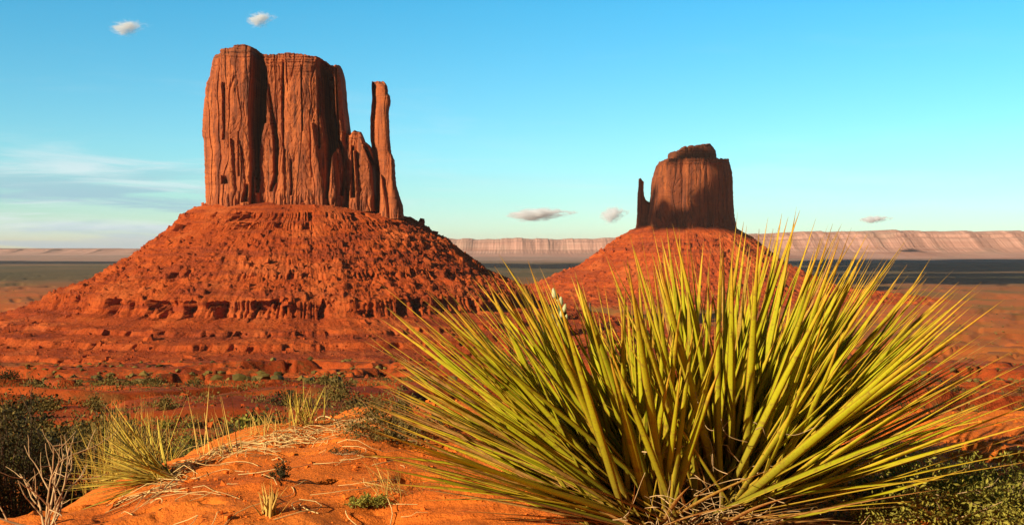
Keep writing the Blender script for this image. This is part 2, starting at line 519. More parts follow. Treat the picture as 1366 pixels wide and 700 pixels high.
    v = np.concatenate([front, cap, back]).reshape(-1, 3)
    f = grid_faces(nv + ncap + nvb, nu)
    return np_obj(name, v, f, mat, parent)


def build_talus(name, cx, cy, prof, side_l, side_r, mat, parent, scale=1.0, n_front=1100, n_back=160, nr=330, seed=500, top_rx=0.0, alcove=None,
                bump=1.0, steps=(), low=-999.):
    """skirt of broken rock: prof lists (z, radius) downward; side factors stretch it left and right; steps are the cliff bands"""
    a_f = np.linspace(-math.pi * 0.62, math.pi * 0.62, n_front); a_b = np.linspace(math.pi * 0.62, math.pi * 1.38, n_back)[1:-1]
    th = np.concatenate([a_f, a_b])     # 0 looks at the camera, + is left
    P = np.array(prof, float)
    seg = np.concatenate([[0], np.cumsum(np.hypot(np.diff(P[:, 0]), np.diff(P[:, 1])))])
    s = np.linspace(0, seg[-1], nr)
    z0 = np.interp(s, seg, P[:, 0]); r0 = np.interp(s, seg, P[:, 1])
    Zm, TH = np.meshgrid(z0, th, indexing='ij'); Rm = np.meshgrid(r0, th, indexing='ij')[0]
    arc = TH * 330 * scale
    sn = np.sin(TH)
    fac = np.where(sn > 0, 1 + (side_l - 1) * sn ** 2, 1 + (side_r - 1) * sn ** 2)
    R = Rm * fac
    hz = np.clip((Zm - P[-1, 0]) / (P[0, 0] - P[-1, 0]), 0, 1)
    R = R + top_rx * sn ** 2 * np.clip((hz - 0.55) / 0.45, 0, 1)
    down = 1 - hz
    if low > -900:
        R = R + sstep(0.70, 1.0, sn) * np.interp(Zm, [-96, -86, -77, -58, -40], [0, 14, 30, 4, 0])
        Zm = Zm - 13 * sstep(0.35, 1.0, -sn) * np.clip((Zm - 5) / 45, 0, 1)
    # the bands wander up and down and break off
    Z = Zm + 2.6 * scale * fbm2(arc / (60 * scale), Rm * 0, 4, seed) * np.clip(down * 3, 0, 1)
    g = fbm2(arc / (34 * scale), Rm / (240 * scale), 5, seed + 1)
    R = R + (8 * scale * g - 1.6 * scale * ridged_cracks(arc, Rm, 30 * scale, seed + 2, 0.25, 4) * sstep(-.1, .3, g)) * np.clip(down * 2.2 - 0.1, 0, 1)
    zl = Zm / (6.0 * scale) + 0.8 * fbm2(arc / (90 * scale), Zm / (60 * scale), 3, seed + 41)
    fl = zl - np.floor(zl)
    lay = (_hash(np.floor(zl).astype(np.int64), np.zeros_like(zl, dtype=np.int64), np.zeros_like(zl, dtype=np.int64), seed + 42) - 0.5) * 2
    lay = lay * (1 - sstep(0.80, 1.0, fl)) * sstep(0.0, 0.08, fl)
    R = R + 2.6 * scale * lay * sstep(-0.25, 0.25, fbm2(arc / (60 * scale), Zm / (22 * scale), 3, seed + 43)) * np.clip(down * 3, 0, 1)
    x = cx - R * np.sin(TH); y = cy - R * np.cos(TH)
    for (zt, zb, amp) in steps:
        inband = sstep(zb - 4 * scale, zb, Zm) * (1 - sstep(zt - 0.5, zt + 1.5 * scale, Zm))
        br = sstep(-0.35, 0.1, fbm2(arc / (70 * scale), arc * 0, 3, seed + 7))
        al = 0.5 * ridged_cracks(arc, Zm * 0.3, 9 * scale, seed + 8, 0.2, 9)
        al2 = sstep(0.10, 0.16, fbm2(arc / (24 * scale), Zm / (80 * scale), 4, seed + 10 + int(zt), 0.6)) * 2.0
        d = -amp * inband * br * (al + al2) + amp * 0.5 * inband * fbm2(arc / (50 * scale), Zm / (9 * scale), 3, seed + 15)
        x -= d * np.sin(TH); y -= d * np.cos(TH)
    q = fbm2(x / (9 * scale), y / (9 * scale) + Z / (9 * scale), 5, seed + 3, 0.6)
    q2 = fbm2(x / (30 * scale), y / (30 * scale), 3, seed + 4)
    rgt = sstep(-60 * scale, 120 * scale, x - cx)
    blk = sstep(0.18, 0.24, noise2(x / (6.5 * scale), (y + Z) / (6.5 * scale), seed + 5)) * sstep(0.12, 0.35, q2 + 0.16 * rgt)
    blk2 = sstep(0.24, 0.29, noise2(x / (14 * scale), (y + Z) / (10 * scale), seed + 6)) * sstep(0.10, 0.3, -q2 + 0.22 * rgt)
    rib = ridged_cracks(arc + 0.25 * Rm, Rm, 13 * scale, seed + 31, 0.3, 6)
    am = np.clip(down * 4, 0.1, 1) * bump * (0.32 + 0.68 * sstep(low - 4, low + 4, Zm))
    q3 = fbm2(x / (3.4 * scale), (y + 1.3 * Z) / (3.4 * scale), 3, seed + 21)
    Z = Z + am * scale * (0.55 * q + 2.4 * blk + 4.8 * blk2 + 1.2 * q2 + 0.7 * q3 - 0.8 * rib)
    v = np.stack([x, y, Z], -1).reshape(-1, 3)
    o = np_obj(name, v, grid_faces(nr, len(th), True), mat, parent)
    return o, v.reshape(nr, len(th), 3)[:, :n_front]


def rock_field(name, pts, sizes, mat, parent, seed=1):
    """angular boulders scattered over a slope, all in one mesh"""
    rg = np.random.default_rng(seed)
    base = np.array([(-1, -1, -1), (1, -1, -1), (1, 1, -1), (-1, 1, -1), (-1, -1, 1), (1, -1, 1), (1, 1, 1), (-1, 1, 1)], float) * 0.5
    fq = np.array([(0, 3, 2, 1), (4, 5, 6, 7), (0, 1, 5, 4), (1, 2, 6, 5), (2, 3, 7, 6), (3, 0, 4, 7)])
    n = len(pts)
    b = base[None] * (1 + rg.uniform(-.45, .35, (n, 8, 3)))
    b = b * (sizes[:, None, None] * rg.uniform(0.6, 1.3, (n, 1, 3)))
    a = rg.uniform(0, 6.28, n); t = rg.uniform(-.6, .6, n)
    ca, sa, ct, st = np.cos(a), np.sin(a), np.cos(t), np.sin(t)
    x, y, z = b[..., 0], b[..., 1], b[..., 2]
    y, z = y * ct[:, None] - z * st[:, None], y * st[:, None] + z * ct[:, None]
    x, y = x * ca[:, None] - y * sa[:, None], x * sa[:, None] + y * ca[:, None]
    v = np.stack([x, y, z], -1) + np.asarray(pts)[:, None]
    f = (fq[None] + (np.arange(n) * 8)[:, None, None]).reshape(-1, 4)
    return np_obj(name, v.reshape(-1, 3), f, mat, parent, smooth=False)


def zx(X): return 240 + X / 2.694
def zy(Y): return 40 + Y / 2.694


WD = 1500.0
west = empty('sandstone_butte', (pt(407, 430, WD)[0], WD, -125))
tag(west, 'large sunlit red sandstone butte with a tall thin spire standing on its right', 'butte')


def under(o, root):
    """keep world coordinates while parented to an Empty that has a location"""
    o.matrix_parent_inverse = Matrix.Translation(root.location).inverted()
    return o


wl = [(277, 278), (277, 270), (275.5, 240), (274, 188), (271.5, 181), (272, 165), (273, 151), (275, 130), (277.5, 112), (282, 103), (284, 92), (287, 80), (289, 74)]
wr = [(468, 278), (467, 250), (466, 200), (464.6, 176), (462, 155), (460, 140), (458.5, 120), (457, 103), (454, 92), (452, 86)]
wt = [(270, 80), (287, 78), (293, 71), (301, 66.5), (309, 64), (312, 60.5), (318, 59), (326, 59.5), (333, 61.5), (340, 66), (346, 71.5), (352, 73), (362, 73),
      (372, 71.5), (385, 70), (400, 72), (414, 74.5), (423, 75.5), (432, 81), (438, 84.5), (446, 86), (453, 88), (460, 92)]
C = []


def col(xlt, xrt, xlb, xrb, yt, yb, prot, q=3.0, skew=0.0):
    C.append((zx(xlt), zx(xrt), zx(xlb), zx(xrb), zy(yt), zy(yb), prot, q, skew))


col(70, 158, 80, 150, -300, 640, 10, 8, 2)         # left strip
col(150, 258, 148, 258, -300, 640, 22, 14, 1.0)      # big left buttress
col(180, 185, 145, 222, 385, 640, 27, 2.5)          # pointed slab at its foot
col(208, 212, 205, 262, 375, 640, 26, 2.5)
col(268, 272, 262, 300, 400, 640, 15, 2.2)
col(298, 326, 285, 322, -300, 640, 8, 6)            # columns in the bay
col(322, 352, 318, 345, -300, 640, 11, 6)
col(348, 378, 350, 372, -300, 640, 15, 6)
col(372, 376, 335, 404, 420, 650, 27, 2.0)          # cone
col(374, 446, 376, 446, -300, 640, 24, 12, 1.0)      # broad middle buttress
col(436, 508, 436, 530, -300, 640, 22, 10, -3.5)
col(470, 480, 470, 548, 330, 640, 29, 2.4)
col(552, 572, 545, 565, -300, 640, 8, 3)
col(556, 612, 552, 620, -300, 640, 12, 8, 1.0)      # right column
col(548, 556, 530, 590, 395, 640, 27, 2.4)
CH = []


def chasm(tab, depth):
    CH.append(([(zx(a), zy(b), w / 2.694) for a, b, w in tab], depth))


chasm([(275, 70, 30), (284, 150, 46), (282, 300, 44), (276, 380, 30), (274, 480, 17), (283, 580, 10)], 34)
chasm([(157, 195, 8), (157, 390, 8)], 12)
chasm([(318, 200, 7), (330, 300, 12), (345, 400, 17), (345, 520, 15), (330, 575, 9)], 20)
chasm([(370, 120, 8), (366, 250, 8), (372, 420, 7)], 12)
chasm([(505, 110, 20), (525, 180, 44), (530, 300, 46), (546, 400, 40), (540, 460, 20), (533, 600, 12)], 34)
chasm([(572, 405, 14), (594, 460, 26), (600, 500, 24), (582, 590, 12)], 26)
chasm([(210, 370, 5), (212, 520, 7)], 9)
chasm([(398, 470, 6), (402, 590, 8)], 10)
chasm([(560, 140, 6), (570, 400, 7)], 10)
chasm([(436, 130, 4), (440, 360, 5)], 5)
chasm([(492, 130, 5), (500, 420, 6)], 8)
chasm([(300, 110, 5), (306, 330, 6)], 10)
chasm([(240, 560, 14), (236, 615, 20)], 12)
chasm([(160, 530, 14), (162, 550, 20)], 9)
o = build_tower('main_tower', WD, wl, wr, wt, 279, 62, C, M_CLIFF, west, nu=760, nv=340, p=4.5, chasms=CH); under(o, west)
# shoulder between tower and spire
C2 = []
C = C2
col(590, 640, 560, 640, 300, 660, 10, 3)
col(640, 712, 612, 705, 300, 660, 20, 3, 2)
col(622, 630, 600, 660, 430, 660, 24, 2.4)
o = build_tower('shoulder_ridge', WD, [(456, 282), (455, 240), (455, 180)], [(508, 282), (507, 260), (504, 230), (502, 214), (500, 206), (498, 201)],
                [(450, 180), (461, 178), (466, 180), (468, 176), (471, 174.5), (479, 175.5), (481, 181), (485, 190), (490, 193), (495, 198.5), (499, 203), (504, 214)], 282, 40, C2, M_CLIFF, west,
                nu=260, nv=170, yoff=-8, chasms=[([(zx(617), zy(420), 3), (zx(625), zy(600), 5)], 12), ([(zx(668), zy(420), 4), (zx(700), zy(500), 7), (zx(712), zy(640), 9)], 22)]); under(o, west)
C3 = []
C = C3
col(696, 750, 715, 790, -100, 680, 5, 2.5, 2)
col(755, 765, 745, 812, 440, 680, 12, 2.4)
col(720, 726, 716, 760, 520, 680, 12, 2.4)
o = build_tower('spire', WD, [(503, 292), (505, 280), (507, 262), (507, 245), (505.5, 225), (503, 210), (499.5, 190), (499.5, 165), (501, 145), (502, 135), (501, 128), (501.5, 116)],
                [(538.5, 292), (537, 274), (532, 260), (528, 246), (526.5, 226), (526, 214), (521.5, 204), (519.5, 185), (518.5, 160), (518, 148), (520.5, 138), (520, 128), (517, 124), (516.5, 115)],
                [(498, 116), (501.5, 115), (504, 113.5), (515, 113.5), (518, 116)], 292, 13, C3, M_CLIFF, west, nu=120, nv=240, p=2.4, rough=0.55, scale=0.75,
                yoff=-44, flute=16); under(o, west)

prof_w = [(64, 30), (59, 70), (54, 96), (45, 118), (42, 124), (37, 127), (36, 131), (30, 139), (27, 146), (24, 149), (-10, 210), (-24, 240), (-30, 253), (-35, 258), (-56, 308), (-59, 314),
          (-76, 321), (-78, 336), (-84, 354), (-86, 382), (-91, 387), (-94, 418), (-95, 432), (-101, 438), (-104, 470), (-105, 486), (-111, 493), (-115, 545), (-124, 640), (-136, 760), (-150, 800)]
wcx = pt(407, 330, WD)[0]
o, front_w = build_talus('talus_slope', wcx, WD, prof_w, 1.0, 0.97, M_TALUS, west, 1.0, 1300, 160, 460, 500, 55.0, low=-74.,
                         steps=((43, 36, 6.5), (30, 24, 5.0), (-30, -35, 5.0), (-59, -76, 9.0), (-86, -91, 4.0), (-95, -101, 3.5), (-105, -111, 3.0)))
under(o, west)
nr_, nf_, _ = front_w.shape
k = 14000
ri = np.clip((RNG.beta(2.0, 1.7, k) * nr_ * 0.86).astype(int), 30, nr_ - 1); ci = RNG.integers(0, nf_, k)
keep = fbm2(ci / 90., ri / 60., 3, 91) > RNG.uniform(-0.5, 0.35, k)
sz = 0.7 + 1.0 * RNG.pareto(2.4, k); sz = np.minimum(sz, 7.5)
o = rock_field('scree', front_w[ri, ci][keep] + np.array([0, 0, .2]), sz[keep], M_TALUS, west, 4)
o['kind'] = 'stuff'; under(o, west)

ED = 3000.0
east = empty('sandstone_butte', (pt(916, 390, ED)[0], ED, -130))
tag(east, 'smaller distant butte with cloud-shaded dark upper tower and slim finger spur on its left', 'butte')


def ex(X): return 740 + X / 3.332
def ey(Y): return 170 + Y / 3.332


C4 = []
C = C4


def ecol(xlt, xrt, xlb, xrb, yt, yb, prot, q=3.0, skew=0.0):
    C.append((ex(xlt), ex(xrt), ex(xlb), ex(xrb), ey(yt), ey(yb), prot, q, skew))


ecol(430, 580, 420, 575, -300, 460, 20, 4, 2)
ecol(570, 665, 565, 690, -300, 460, 26, 4)
ecol(655, 755, 680, 745, -300, 460, 22, 4)
ecol(745, 800, 740, 815, -300, 460, 12, 3)
ecol(600, 606, 560, 650, 330, 460, 34, 2.2)
o = build_tower('main_tower', ED, [(862, 309), (864, 290), (867.5, 269), (869, 262), (869.6, 248), (871, 238), (873.5, 230), (876, 222), (879.6, 217), (884, 214.5)],
                [(983.5, 309), (982, 300), (980, 290), (978.5, 272), (977.7, 257), (977.5, 240), (976.5, 230), (974.5, 222), (972.6, 215)],
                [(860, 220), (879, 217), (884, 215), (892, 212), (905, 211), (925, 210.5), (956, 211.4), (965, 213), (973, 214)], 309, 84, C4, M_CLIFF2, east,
                nu=420, nv=200, scale=2.0, rough=0.8); under(o, east)
o = build_tower('cap_rock', ED, [(892, 216), (892.5, 210), (893, 204.5), (897, 203)], [(957, 216), (956, 210), (954.8, 201.5), (952, 197), (948, 194)],
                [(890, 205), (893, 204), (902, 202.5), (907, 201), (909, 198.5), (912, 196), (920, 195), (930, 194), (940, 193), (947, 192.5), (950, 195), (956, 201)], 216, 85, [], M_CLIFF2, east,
                nu=160, nv=60, scale=1.6, rough=1.0, flute=1); under(o, east)
o = build_tower('finger_spur', ED, [(847.5, 309), (849.5, 298), (850.5, 285), (850.8, 270), (851.5, 258), (852.5, 248), (852.8, 241)],
                [(880, 309), (878, 290), (875, 274), (868, 270.5), (862, 267), (859.6, 262), (858.6, 255), (858.8, 247), (859, 243), (856.5, 239.5)],
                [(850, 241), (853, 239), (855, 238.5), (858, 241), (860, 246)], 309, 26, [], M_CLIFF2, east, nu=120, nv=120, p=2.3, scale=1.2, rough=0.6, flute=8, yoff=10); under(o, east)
prof_e = [(66, 60), (58, 108), (50, 124), (44, 136), (10, 196), (4, 203), (-41, 272), (-46, 278), (-72, 332), (-92, 382), (-97, 388), (-113, 440), (-126, 560), (-140, 700), (-150, 740)]
o, front_e = build_talus('talus_slope', pt(916, 330, ED)[0], ED, prof_e, 1.03, 0.94, M_TALUS2, east, 1.8, 700, 100, 240, 700, 22.0, bump=0.8,
                         steps=((10, 4, 4), (-41, -46, 4), (-92, -97, 4)))
under(o, east)
nr_, nf_, _ = front_e.shape
k = 1800
ri = RNG.integers(40, int(nr_ * .8), k); ci = RNG.integers(0, nf_, k)
o = rock_field('scree', front_e[ri, ci], np.minimum(1.8 + 2.0 * RNG.pareto(2.6, k), 11), M_TALUS2, east, 5)
o['kind'] = 'stuff'; under(o, east)


# ------------------------------------------------------------------ far hills
def build_hills(px0, px1, D, rows, seed, label, cliff=0.24, rough=170.):
    """long tableland: foot, slope, cliff, flat top, drawn along its length"""
    n = 900
    px = np.linspace(px0, px1, n)
    top = np.interp(px, *np.array(rows, float).T)
    zt = (HY - top) / F * D + 13 * fbm2(px * 0.05, px * 0, 4, seed) + 9 * sstep(.05, .12, noise2(px * 0.03, px * 0, seed + 2))
    z0 = -140.0
    h = zt - z0
    X = (px - CX) / F * D
    line = rough * fbm2(px / 60., px * 0 + seed, 5, seed, 0.48)
    taper = sstep(0, 0.05, (px - px0) / (px1 - px0)) * sstep(1, 0.95, (px - px0) / (px1 - px0))
    rows_ = []
    for k, (off, hh, nz) in enumerate(((-1900, 0.0, .5), (-1300, 0.10, .7), (-800, 0.22, .9), (-560, 0.38, 1.), (-330, 1 - cliff - .06, 1.), (-230, 1 - cliff, 1.), (-170, 1 - cliff * .5, 1.),
                                       (-130, 1 - cliff * .46, 1.), (0, 0.985, 1.), (60, 1.0, 1.), (600, 1.0, 1), (3500, 0.99, 1.), (4300, 0., 1.))):
        g = 18 * fbm2(px / 15. + 50 * k * 0, px * 0 + 2, 4, seed + 3) * (1 if 0 < k < 9 else 0) * (1.0 if k > 3 else 0.6)
        rows_.append(np.stack([X, D + off - line * nz + g + 0 * X, z0 + h * hh * np.maximum(taper, 0.02) + (5 * noise2(px / 3., px * 0 + k, seed + 5) if 1 < k < 8 else 0)], -1))
    v = np.stack(rows_).reshape(-1, 3)
    o = np_obj('hills', v, grid_faces(len(rows_), n), M_MESA, smooth=False)
    return tag(o, label, None, None, 'structure')


build_hills(905, 2300, 15500, [(905, 318), (960, 314), (1010, 312), (1040, 312.5), (1085, 309), (1150, 309), (1200, 307.5), (1300, 309), (1420, 308), (2300, 310)], 11,
            'pale pink tableland along the horizon right of the smaller butte')
build_hills(330, 990, 17500, [(330, 322), (560, 319), (600, 318), (640, 319.5), (690, 318), (740, 319), (800, 318), (860, 317), (990, 318)], 23,
            'pale pink tableland on the horizon between the two buttes', 0.16)
build_hills(-1100, 420, 21000, [(-1100, 333), (-100, 333), (40, 332), (160, 332.5), (300, 331), (420, 331)], 37, 'low hazy tableland on the horizon left of the large butte', 0.3, 700.)


# ------------------------------------------------------------------ sky, sun, haze, clouds
def mat_cloud(dens, sc):
    t = NT('cloud_vapour')
    tc = t.n('ShaderNodeTexCoord').outputs['Object']
    ln = t.n('ShaderNodeVectorMath', operation='LENGTH'); t.l(tc, ln.inputs[0])
    n = t.noise(tc, sc, 6, 0.62, 0.3)
    d = t.math('SUBTRACT', t.math('ADD', t.math('MULTIPLY', n, 1.9), -0.42), ln.outputs[1])
    d = t.rng(d, 0.0, 0.6, 0, dens)
    v = t.n('ShaderNodeVolumePrincipled'); v.inputs['Color'].default_value = (0.93, 0.97, 1.0, 1); v.inputs['Anisotropy'].default_value = 0.0
    t.l(d, v.inputs['Density'])
    t.l(v.outputs[0], t.out.inputs['Volume'])
    return t.m


def ico(sub=3):
    bm = bmesh.new(); bmesh.ops.create_icosphere(bm, subdivisions=sub, radius=1)
    v = np.array([x.co[:] for x in bm.verts]); f = np.array([[y.index for y in x.verts] for x in bm.faces]); bm.free()
    return v, f


IV, IF = ico(3)
M_CLOUD = mat_cloud(0.04, 1.9)
M_CLOUD_THIN = mat_cloud(0.05, 2.2)


def puff(px, py, wpx, hpx, d, label, mat=None):
    c = pt(px, py, d)
    me = np_mesh('cloud', IV, IF, mat or M_CLOUD)
    o = link(bpy.data.objects.new('cloud', me)); o.location = c
    o.scale = (wpx / F * d / 2, wpx / F * d / 2.4, hpx / F * d / 2)
    tag(o, label, 'cloud', 'small clouds in the blue sky')
    return o


puff(169, 36, 80, 34, 7000, 'small white puff cloud high in the sky left of the large butte')
puff(346, 25, 64, 34, 7200, 'small ragged white cloud directly above the top of the large butte', M_CLOUD_THIN)
puff(716, 285, 140, 30, 12000, 'long low white cloud near the horizon between the two buttes', M_CLOUD_THIN)
puff(817, 285, 60, 40, 12000, 'little white cloud just left of the finger spur of the smaller butte', M_CLOUD_THIN)
puff(1166, 292, 66, 18, 14000, 'faint small white cloud low over the tableland right of the smaller butte', M_CLOUD_THIN)

# clouds out of the frame whose shade falls on the far butte and across the plain
M_CLOUDSOLID = mat_plain('dense_cloud', (0.85, 0.86, 0.88), 1.0, 0.0, 0.1, 0.01)


def solid_cloud(blobs, label):
    """blobs: (centre xyz, radii xyz); one lumpy closed mass"""
    vs, fs, n = [], [], 0
    iv, if_ = ico(3)
    for k, (c, r) in enumerate(blobs):
        nn = 1 + 0.22 * noise2(iv[:, 0] * 2 + k, iv[:, 1] * 2 + iv[:, 2] * 1.7, 900 + k) + 0.12 * noise2(iv[:, 0] * 5 + k, iv[:, 1] * 5 + iv[:, 2] * 4, 930 + k)
        vs.append(iv * nn[:, None] * np.array(r) + np.array(c)); fs.append(if_ + n); n += len(iv)
    o = np_obj('cloud', np.concatenate(vs), np.concatenate(fs), M_CLOUDSOLID)
    return tag(o, label, 'cloud', 'clouds overhead')


tl = 2600.0
bl = []
for (px, row, r, *yo) in ((851, 246, 12, 15), (852, 262, 13, 15), (852, 280, 13, 15), (853, 297, 11, 25), (862, 292, 13, 50), (866, 275, 13, 50), (871, 258, 9, 60), (872, 284, 13), (892, 294, 14), (915, 295, 15), (938, 291, 16), (958, 280, 17), (975, 275, 18), (968, 250, 16), (972, 228, 14), (960, 215, 14), (955, 204, 12), (940, 202, 12), (925, 200, 12),
                     (905, 203, 10), (892, 206, 9), (985, 299, 13), (962, 292, 14), (872, 294, 12), (950, 262, 12), (880, 272, 10), (935, 268, 10)):
    p = pt(px, row, ED - (yo[0] if yo else 108)) + S * tl
    bl.append((p, (r * 2.05, r * 2.05, r * 2.05)))
solid_cloud(bl, 'broken grey cloud beyond the left edge of the view shading the smaller butte')


def ground_shade(polys, H, label):
    t = (H + 135) / S[2]; bl = []
    for (px, d, rx, ry) in polys:
        g = np.array([(px - CX) / F * d, d, -135.0]) + S * t
        bl.append((g, (rx, ry, 60)))
    solid_cloud(bl, label)


ground_shade([(1120, 4450, 330, 380), (1240, 4500, 420, 430), (1370, 4500, 480, 430), (1560, 4600, 700, 450),
              (1110, 5300, 330, 330), (1250, 5400, 420, 350), (1400, 5500, 500, 330), (1560, 5500, 500, 330), (1090, 6800, 500, 500), (1230, 7000, 700, 900), (1400, 7200, 900, 1100), (1600, 7200, 900, 1200),
              (1120, 9500, 800, 1500), (1300, 9600, 900, 1700), (1500, 9800, 1300, 1700), (1180, 11200, 800, 900), (1380, 11600, 900, 900)], 3300, 'broad flat cloud high over the plain shading it right of the smaller butte')
ground_shade([(660, 8300, 420, 900), (740, 8000, 480, 950), (810, 8200, 500, 1000)], 3300, 'flat cloud high over the plain shading it between the buttes')
ground_shade([(60, 9800, 900, 900), (150, 9700, 500, 700), (-90, 10000, 900, 1000)], 3300, 'flat cloud high over the plain shading it left of the large butte')

# world
W = bpy.data.worlds.new("World"); SC.world = W; W.use_nodes = True
wt_ = W.node_tree; wt_.nodes.clear()


class WN(NT):
    def __init__(self, tree):
        self.t = tree; self.out = self.n('ShaderNodeOutputWorld')


w = WN(wt_)
sky = w.n('ShaderNodeTexSky'); sky.sky_type = 'NISHITA'; sky.sun_disc = False
sky.sun_elevation = SUN_EL; sky.sun_rotation = math.atan2(S[0], S[1]); sky.altitude = 1600
sky.air_density = 1.0; sky.dust_density = 0.6; sky.ozone_density = 1.0
gen = w.n('ShaderNodeTexCoord').outputs['Generated']
sx = w.xyz(gen)
hs = w.n('ShaderNodeHueSaturation'); hs.inputs['Saturation'].default_value = 1.06; hs.inputs['Hue'].default_value = 0.482
w.l(sky.outputs[0], hs.inputs['Color'])
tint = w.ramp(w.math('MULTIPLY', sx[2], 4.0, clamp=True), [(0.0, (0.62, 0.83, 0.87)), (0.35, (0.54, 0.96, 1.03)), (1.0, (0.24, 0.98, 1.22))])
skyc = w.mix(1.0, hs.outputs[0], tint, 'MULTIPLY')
amt = w.math('MULTIPLY', w.rng(sx[1], 0.0, 0.8, 0.20, 1.05), w.rng(sx[2], 0.25, 0.8, 1.0, 0.45))  # sky dimmed behind the camera and overhead to cut fill and deepen shade
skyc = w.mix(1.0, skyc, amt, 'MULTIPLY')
# thin cirrus, laid over the dome by direction
az = w.math('ARCTAN2', sx[0], sx[1])
cmb = w.n('ShaderNodeCombineXYZ'); w.l(az, cmb.inputs[0]); w.l(sx[2], cmb.inputs[1])
c1 = w.noise(w.mapping(cmb.outputs[0], (5, 46, 1), (0.3, 0.2, 0), (0, 0, 0.03)), 1.0, 7, 0.6, 0.6)
band = w.math('MULTIPLY', w.rng(sx[2], 0.0, 0.02), w.rng(sx[2], 0.115, 0.05))
side = w.rng(az, 0.0, -0.35, 0.25, 1.0)
f1 = w.math('MULTIPLY', w.math('MULTIPLY', w.rng(c1, 0.46, 0.70), band), side)
c2 = w.noise(w.mapping(cmb.outputs[0], (3.0, 22, 1), (4.1, 1.7, 0), (0, 0, 0.10)), 1.0, 6, 0.6, 0.4)
f2 = w.math('MULTIPLY', w.rng(c2, 0.55, 0.80, 0, 0.35), w.rng(sx[2], 0.22, 0.08))
fc = w.math('MULTIPLY', w.math('MAXIMUM', f1, f2), 0.8)
c3 = w.noise(w.mapping(cmb.outputs[0], (4, 60, 1), (7.3, 2.2, 0), (0, 0, 0.02)), 1.0, 6, 0.6, 0.5)
f3 = w.math('MULTIPLY', w.math('MULTIPLY', w.rng(c3, 0.42, 0.58, 0, 0.85), w.rng(sx[2], 0.085, 0.04)), w.rng(az, -0.12, -0.35))
skyc = w.mix(f3, skyc, (2.6, 4.3, 5.2))
skyc = w.mix(fc, skyc, (6.0, 6.8, 7.0))
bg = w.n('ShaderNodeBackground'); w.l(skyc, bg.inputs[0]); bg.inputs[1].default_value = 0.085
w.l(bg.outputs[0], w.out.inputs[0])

sd = bpy.data.lights.new('sun', 'SUN'); sd.energy = 5.0; sd.angle = math.radians(0.5); sd.color = (1.0, 0.83, 0.62)
so = link(bpy.data.objects.new('sun', sd)); so.location = (-20, -10, 30)
so.rotation_euler = Vector(-S).to_track_quat('-Z', 'Y').to_euler()

# air
def build_haze():
    t = NT('air'); v = t.n('ShaderNodeVolumePrincipled')
    v.inputs['Color'].default_value = (0.95, 0.86, 0.80, 1); v.inputs['Density'].default_value = 1.2e-5; v.inputs['Anisotropy'].default_value = 0.0
    t.l(v.outputs[0], t.out.inputs['Volume'])
    x, y0, y1, z0, z1 = 47000, -47000, 47000, -165, 330
    vv = [(-x, y0, z0), (x, y0, z0), (x, y1, z0), (-x, y1, z0), (-x, y0, z1), (x, y0, z1), (x, y1, z1), (-x, y1, z1)]
    ff = [(0, 3, 2, 1), (4, 5, 6, 7), (0, 1, 5, 4), (1, 2, 6, 5), (2, 3, 7, 6), (3, 0, 4, 7)]
    o = np_obj('haze', np.array(vv, float), np.array(ff), t.m, smooth=False)
    tag(o, 'thin pale air fading the far tablelands', None, None, 'stuff')


build_haze()


# ------------------------------------------------------------------ foreground helpers
def gpt(px, row, d0=1.6, d1=5.6):
    """first place where the mound meets the line of sight through a photo pixel (its crest when the line passes above)"""
    d = np.linspace(d0, d1, 1600)
    z = ground_h((px - CX) / F * d, d)
    for k in range(80):
        m = z - (HY - row - 1.5 * k) / F * d > 0
        if m.any():
            i = np.argmax(m)
            break
    return np.array([(px - CX) / F * d[i], d[i], z[i]])


def nrm(v):
    return v / np.maximum(np.linalg.norm(v, axis=-1, keepdims=True), 1e-9)


SECT = np.array([(-1, .16), (-.38, .05), (.38, .05), (1, .16), (.42, -.34), (-.42, -.34)])
SECT_E = np.array([1, .35, .35, 1, .25, .25])


def blades(root, dirs, length, width, bend, tone, axis=(0, 0, 1), nseg=10, thick=0.8, roll=0.35, taper=0.45, base_w=0.55):
    """stiff pointed leaves; returns per-leaf arrays so each can become its own mesh"""
    n = len(root); t = np.linspace(0, 1, nseg + 1)
    dirs = nrm(dirs)
    c = root[:, None] + dirs[:, None] * (length[:, None] * t[None])[..., None] + bend[:, None] * (t ** 2)[None, :, None]
    tan = nrm(np.gradient(c, axis=1))
    ax = np.asarray(axis, float) + RNG.normal(0, roll, (n, 3))
    side = nrm(np.cross(tan, ax[:, None]))
    nor = np.cross(side, tan)
    prof = (base_w + (1 - base_w) * sstep(0, .3, t)) * (1 - np.clip((t - taper) / (1 - taper), 0, 1) ** 1.35 * 0.97)
    w = width[:, None] * 0.5 * prof[None]
    v = c[:, :, None] + side[:, :, None] * (w[..., None] * SECT[:, 0])[..., None] + nor[:, :, None] * (w[..., None] * SECT[:, 1] * thick)[..., None]
    at = np.broadcast_to(t[None, :, None], v.shape[:3]); ae = np.broadcast_to(SECT_E[None, None], v.shape[:3])
    an = np.broadcast_to(np.asarray(tone)[:, None, None], v.shape[:3])
    return v, at, ae, an


def blade_obj(name, B, idx, mat, parent, origin=None):
    v, at, ae, an = [b[idx] for b in B]
    n, ns, k = v.shape[:3]
    f1 = grid_faces(ns, k, True)[:, ::-1]
    f = (f1[None] + (np.arange(n) * ns * k)[:, None, None]).reshape(-1, 4)
    vv = v.reshape(-1, 3)
    if origin is not None:
        vv = vv - np.asarray(origin)
    return np_obj(name, vv, f, mat, parent, True, {'t': at, 'e': ae, 'tone': an})


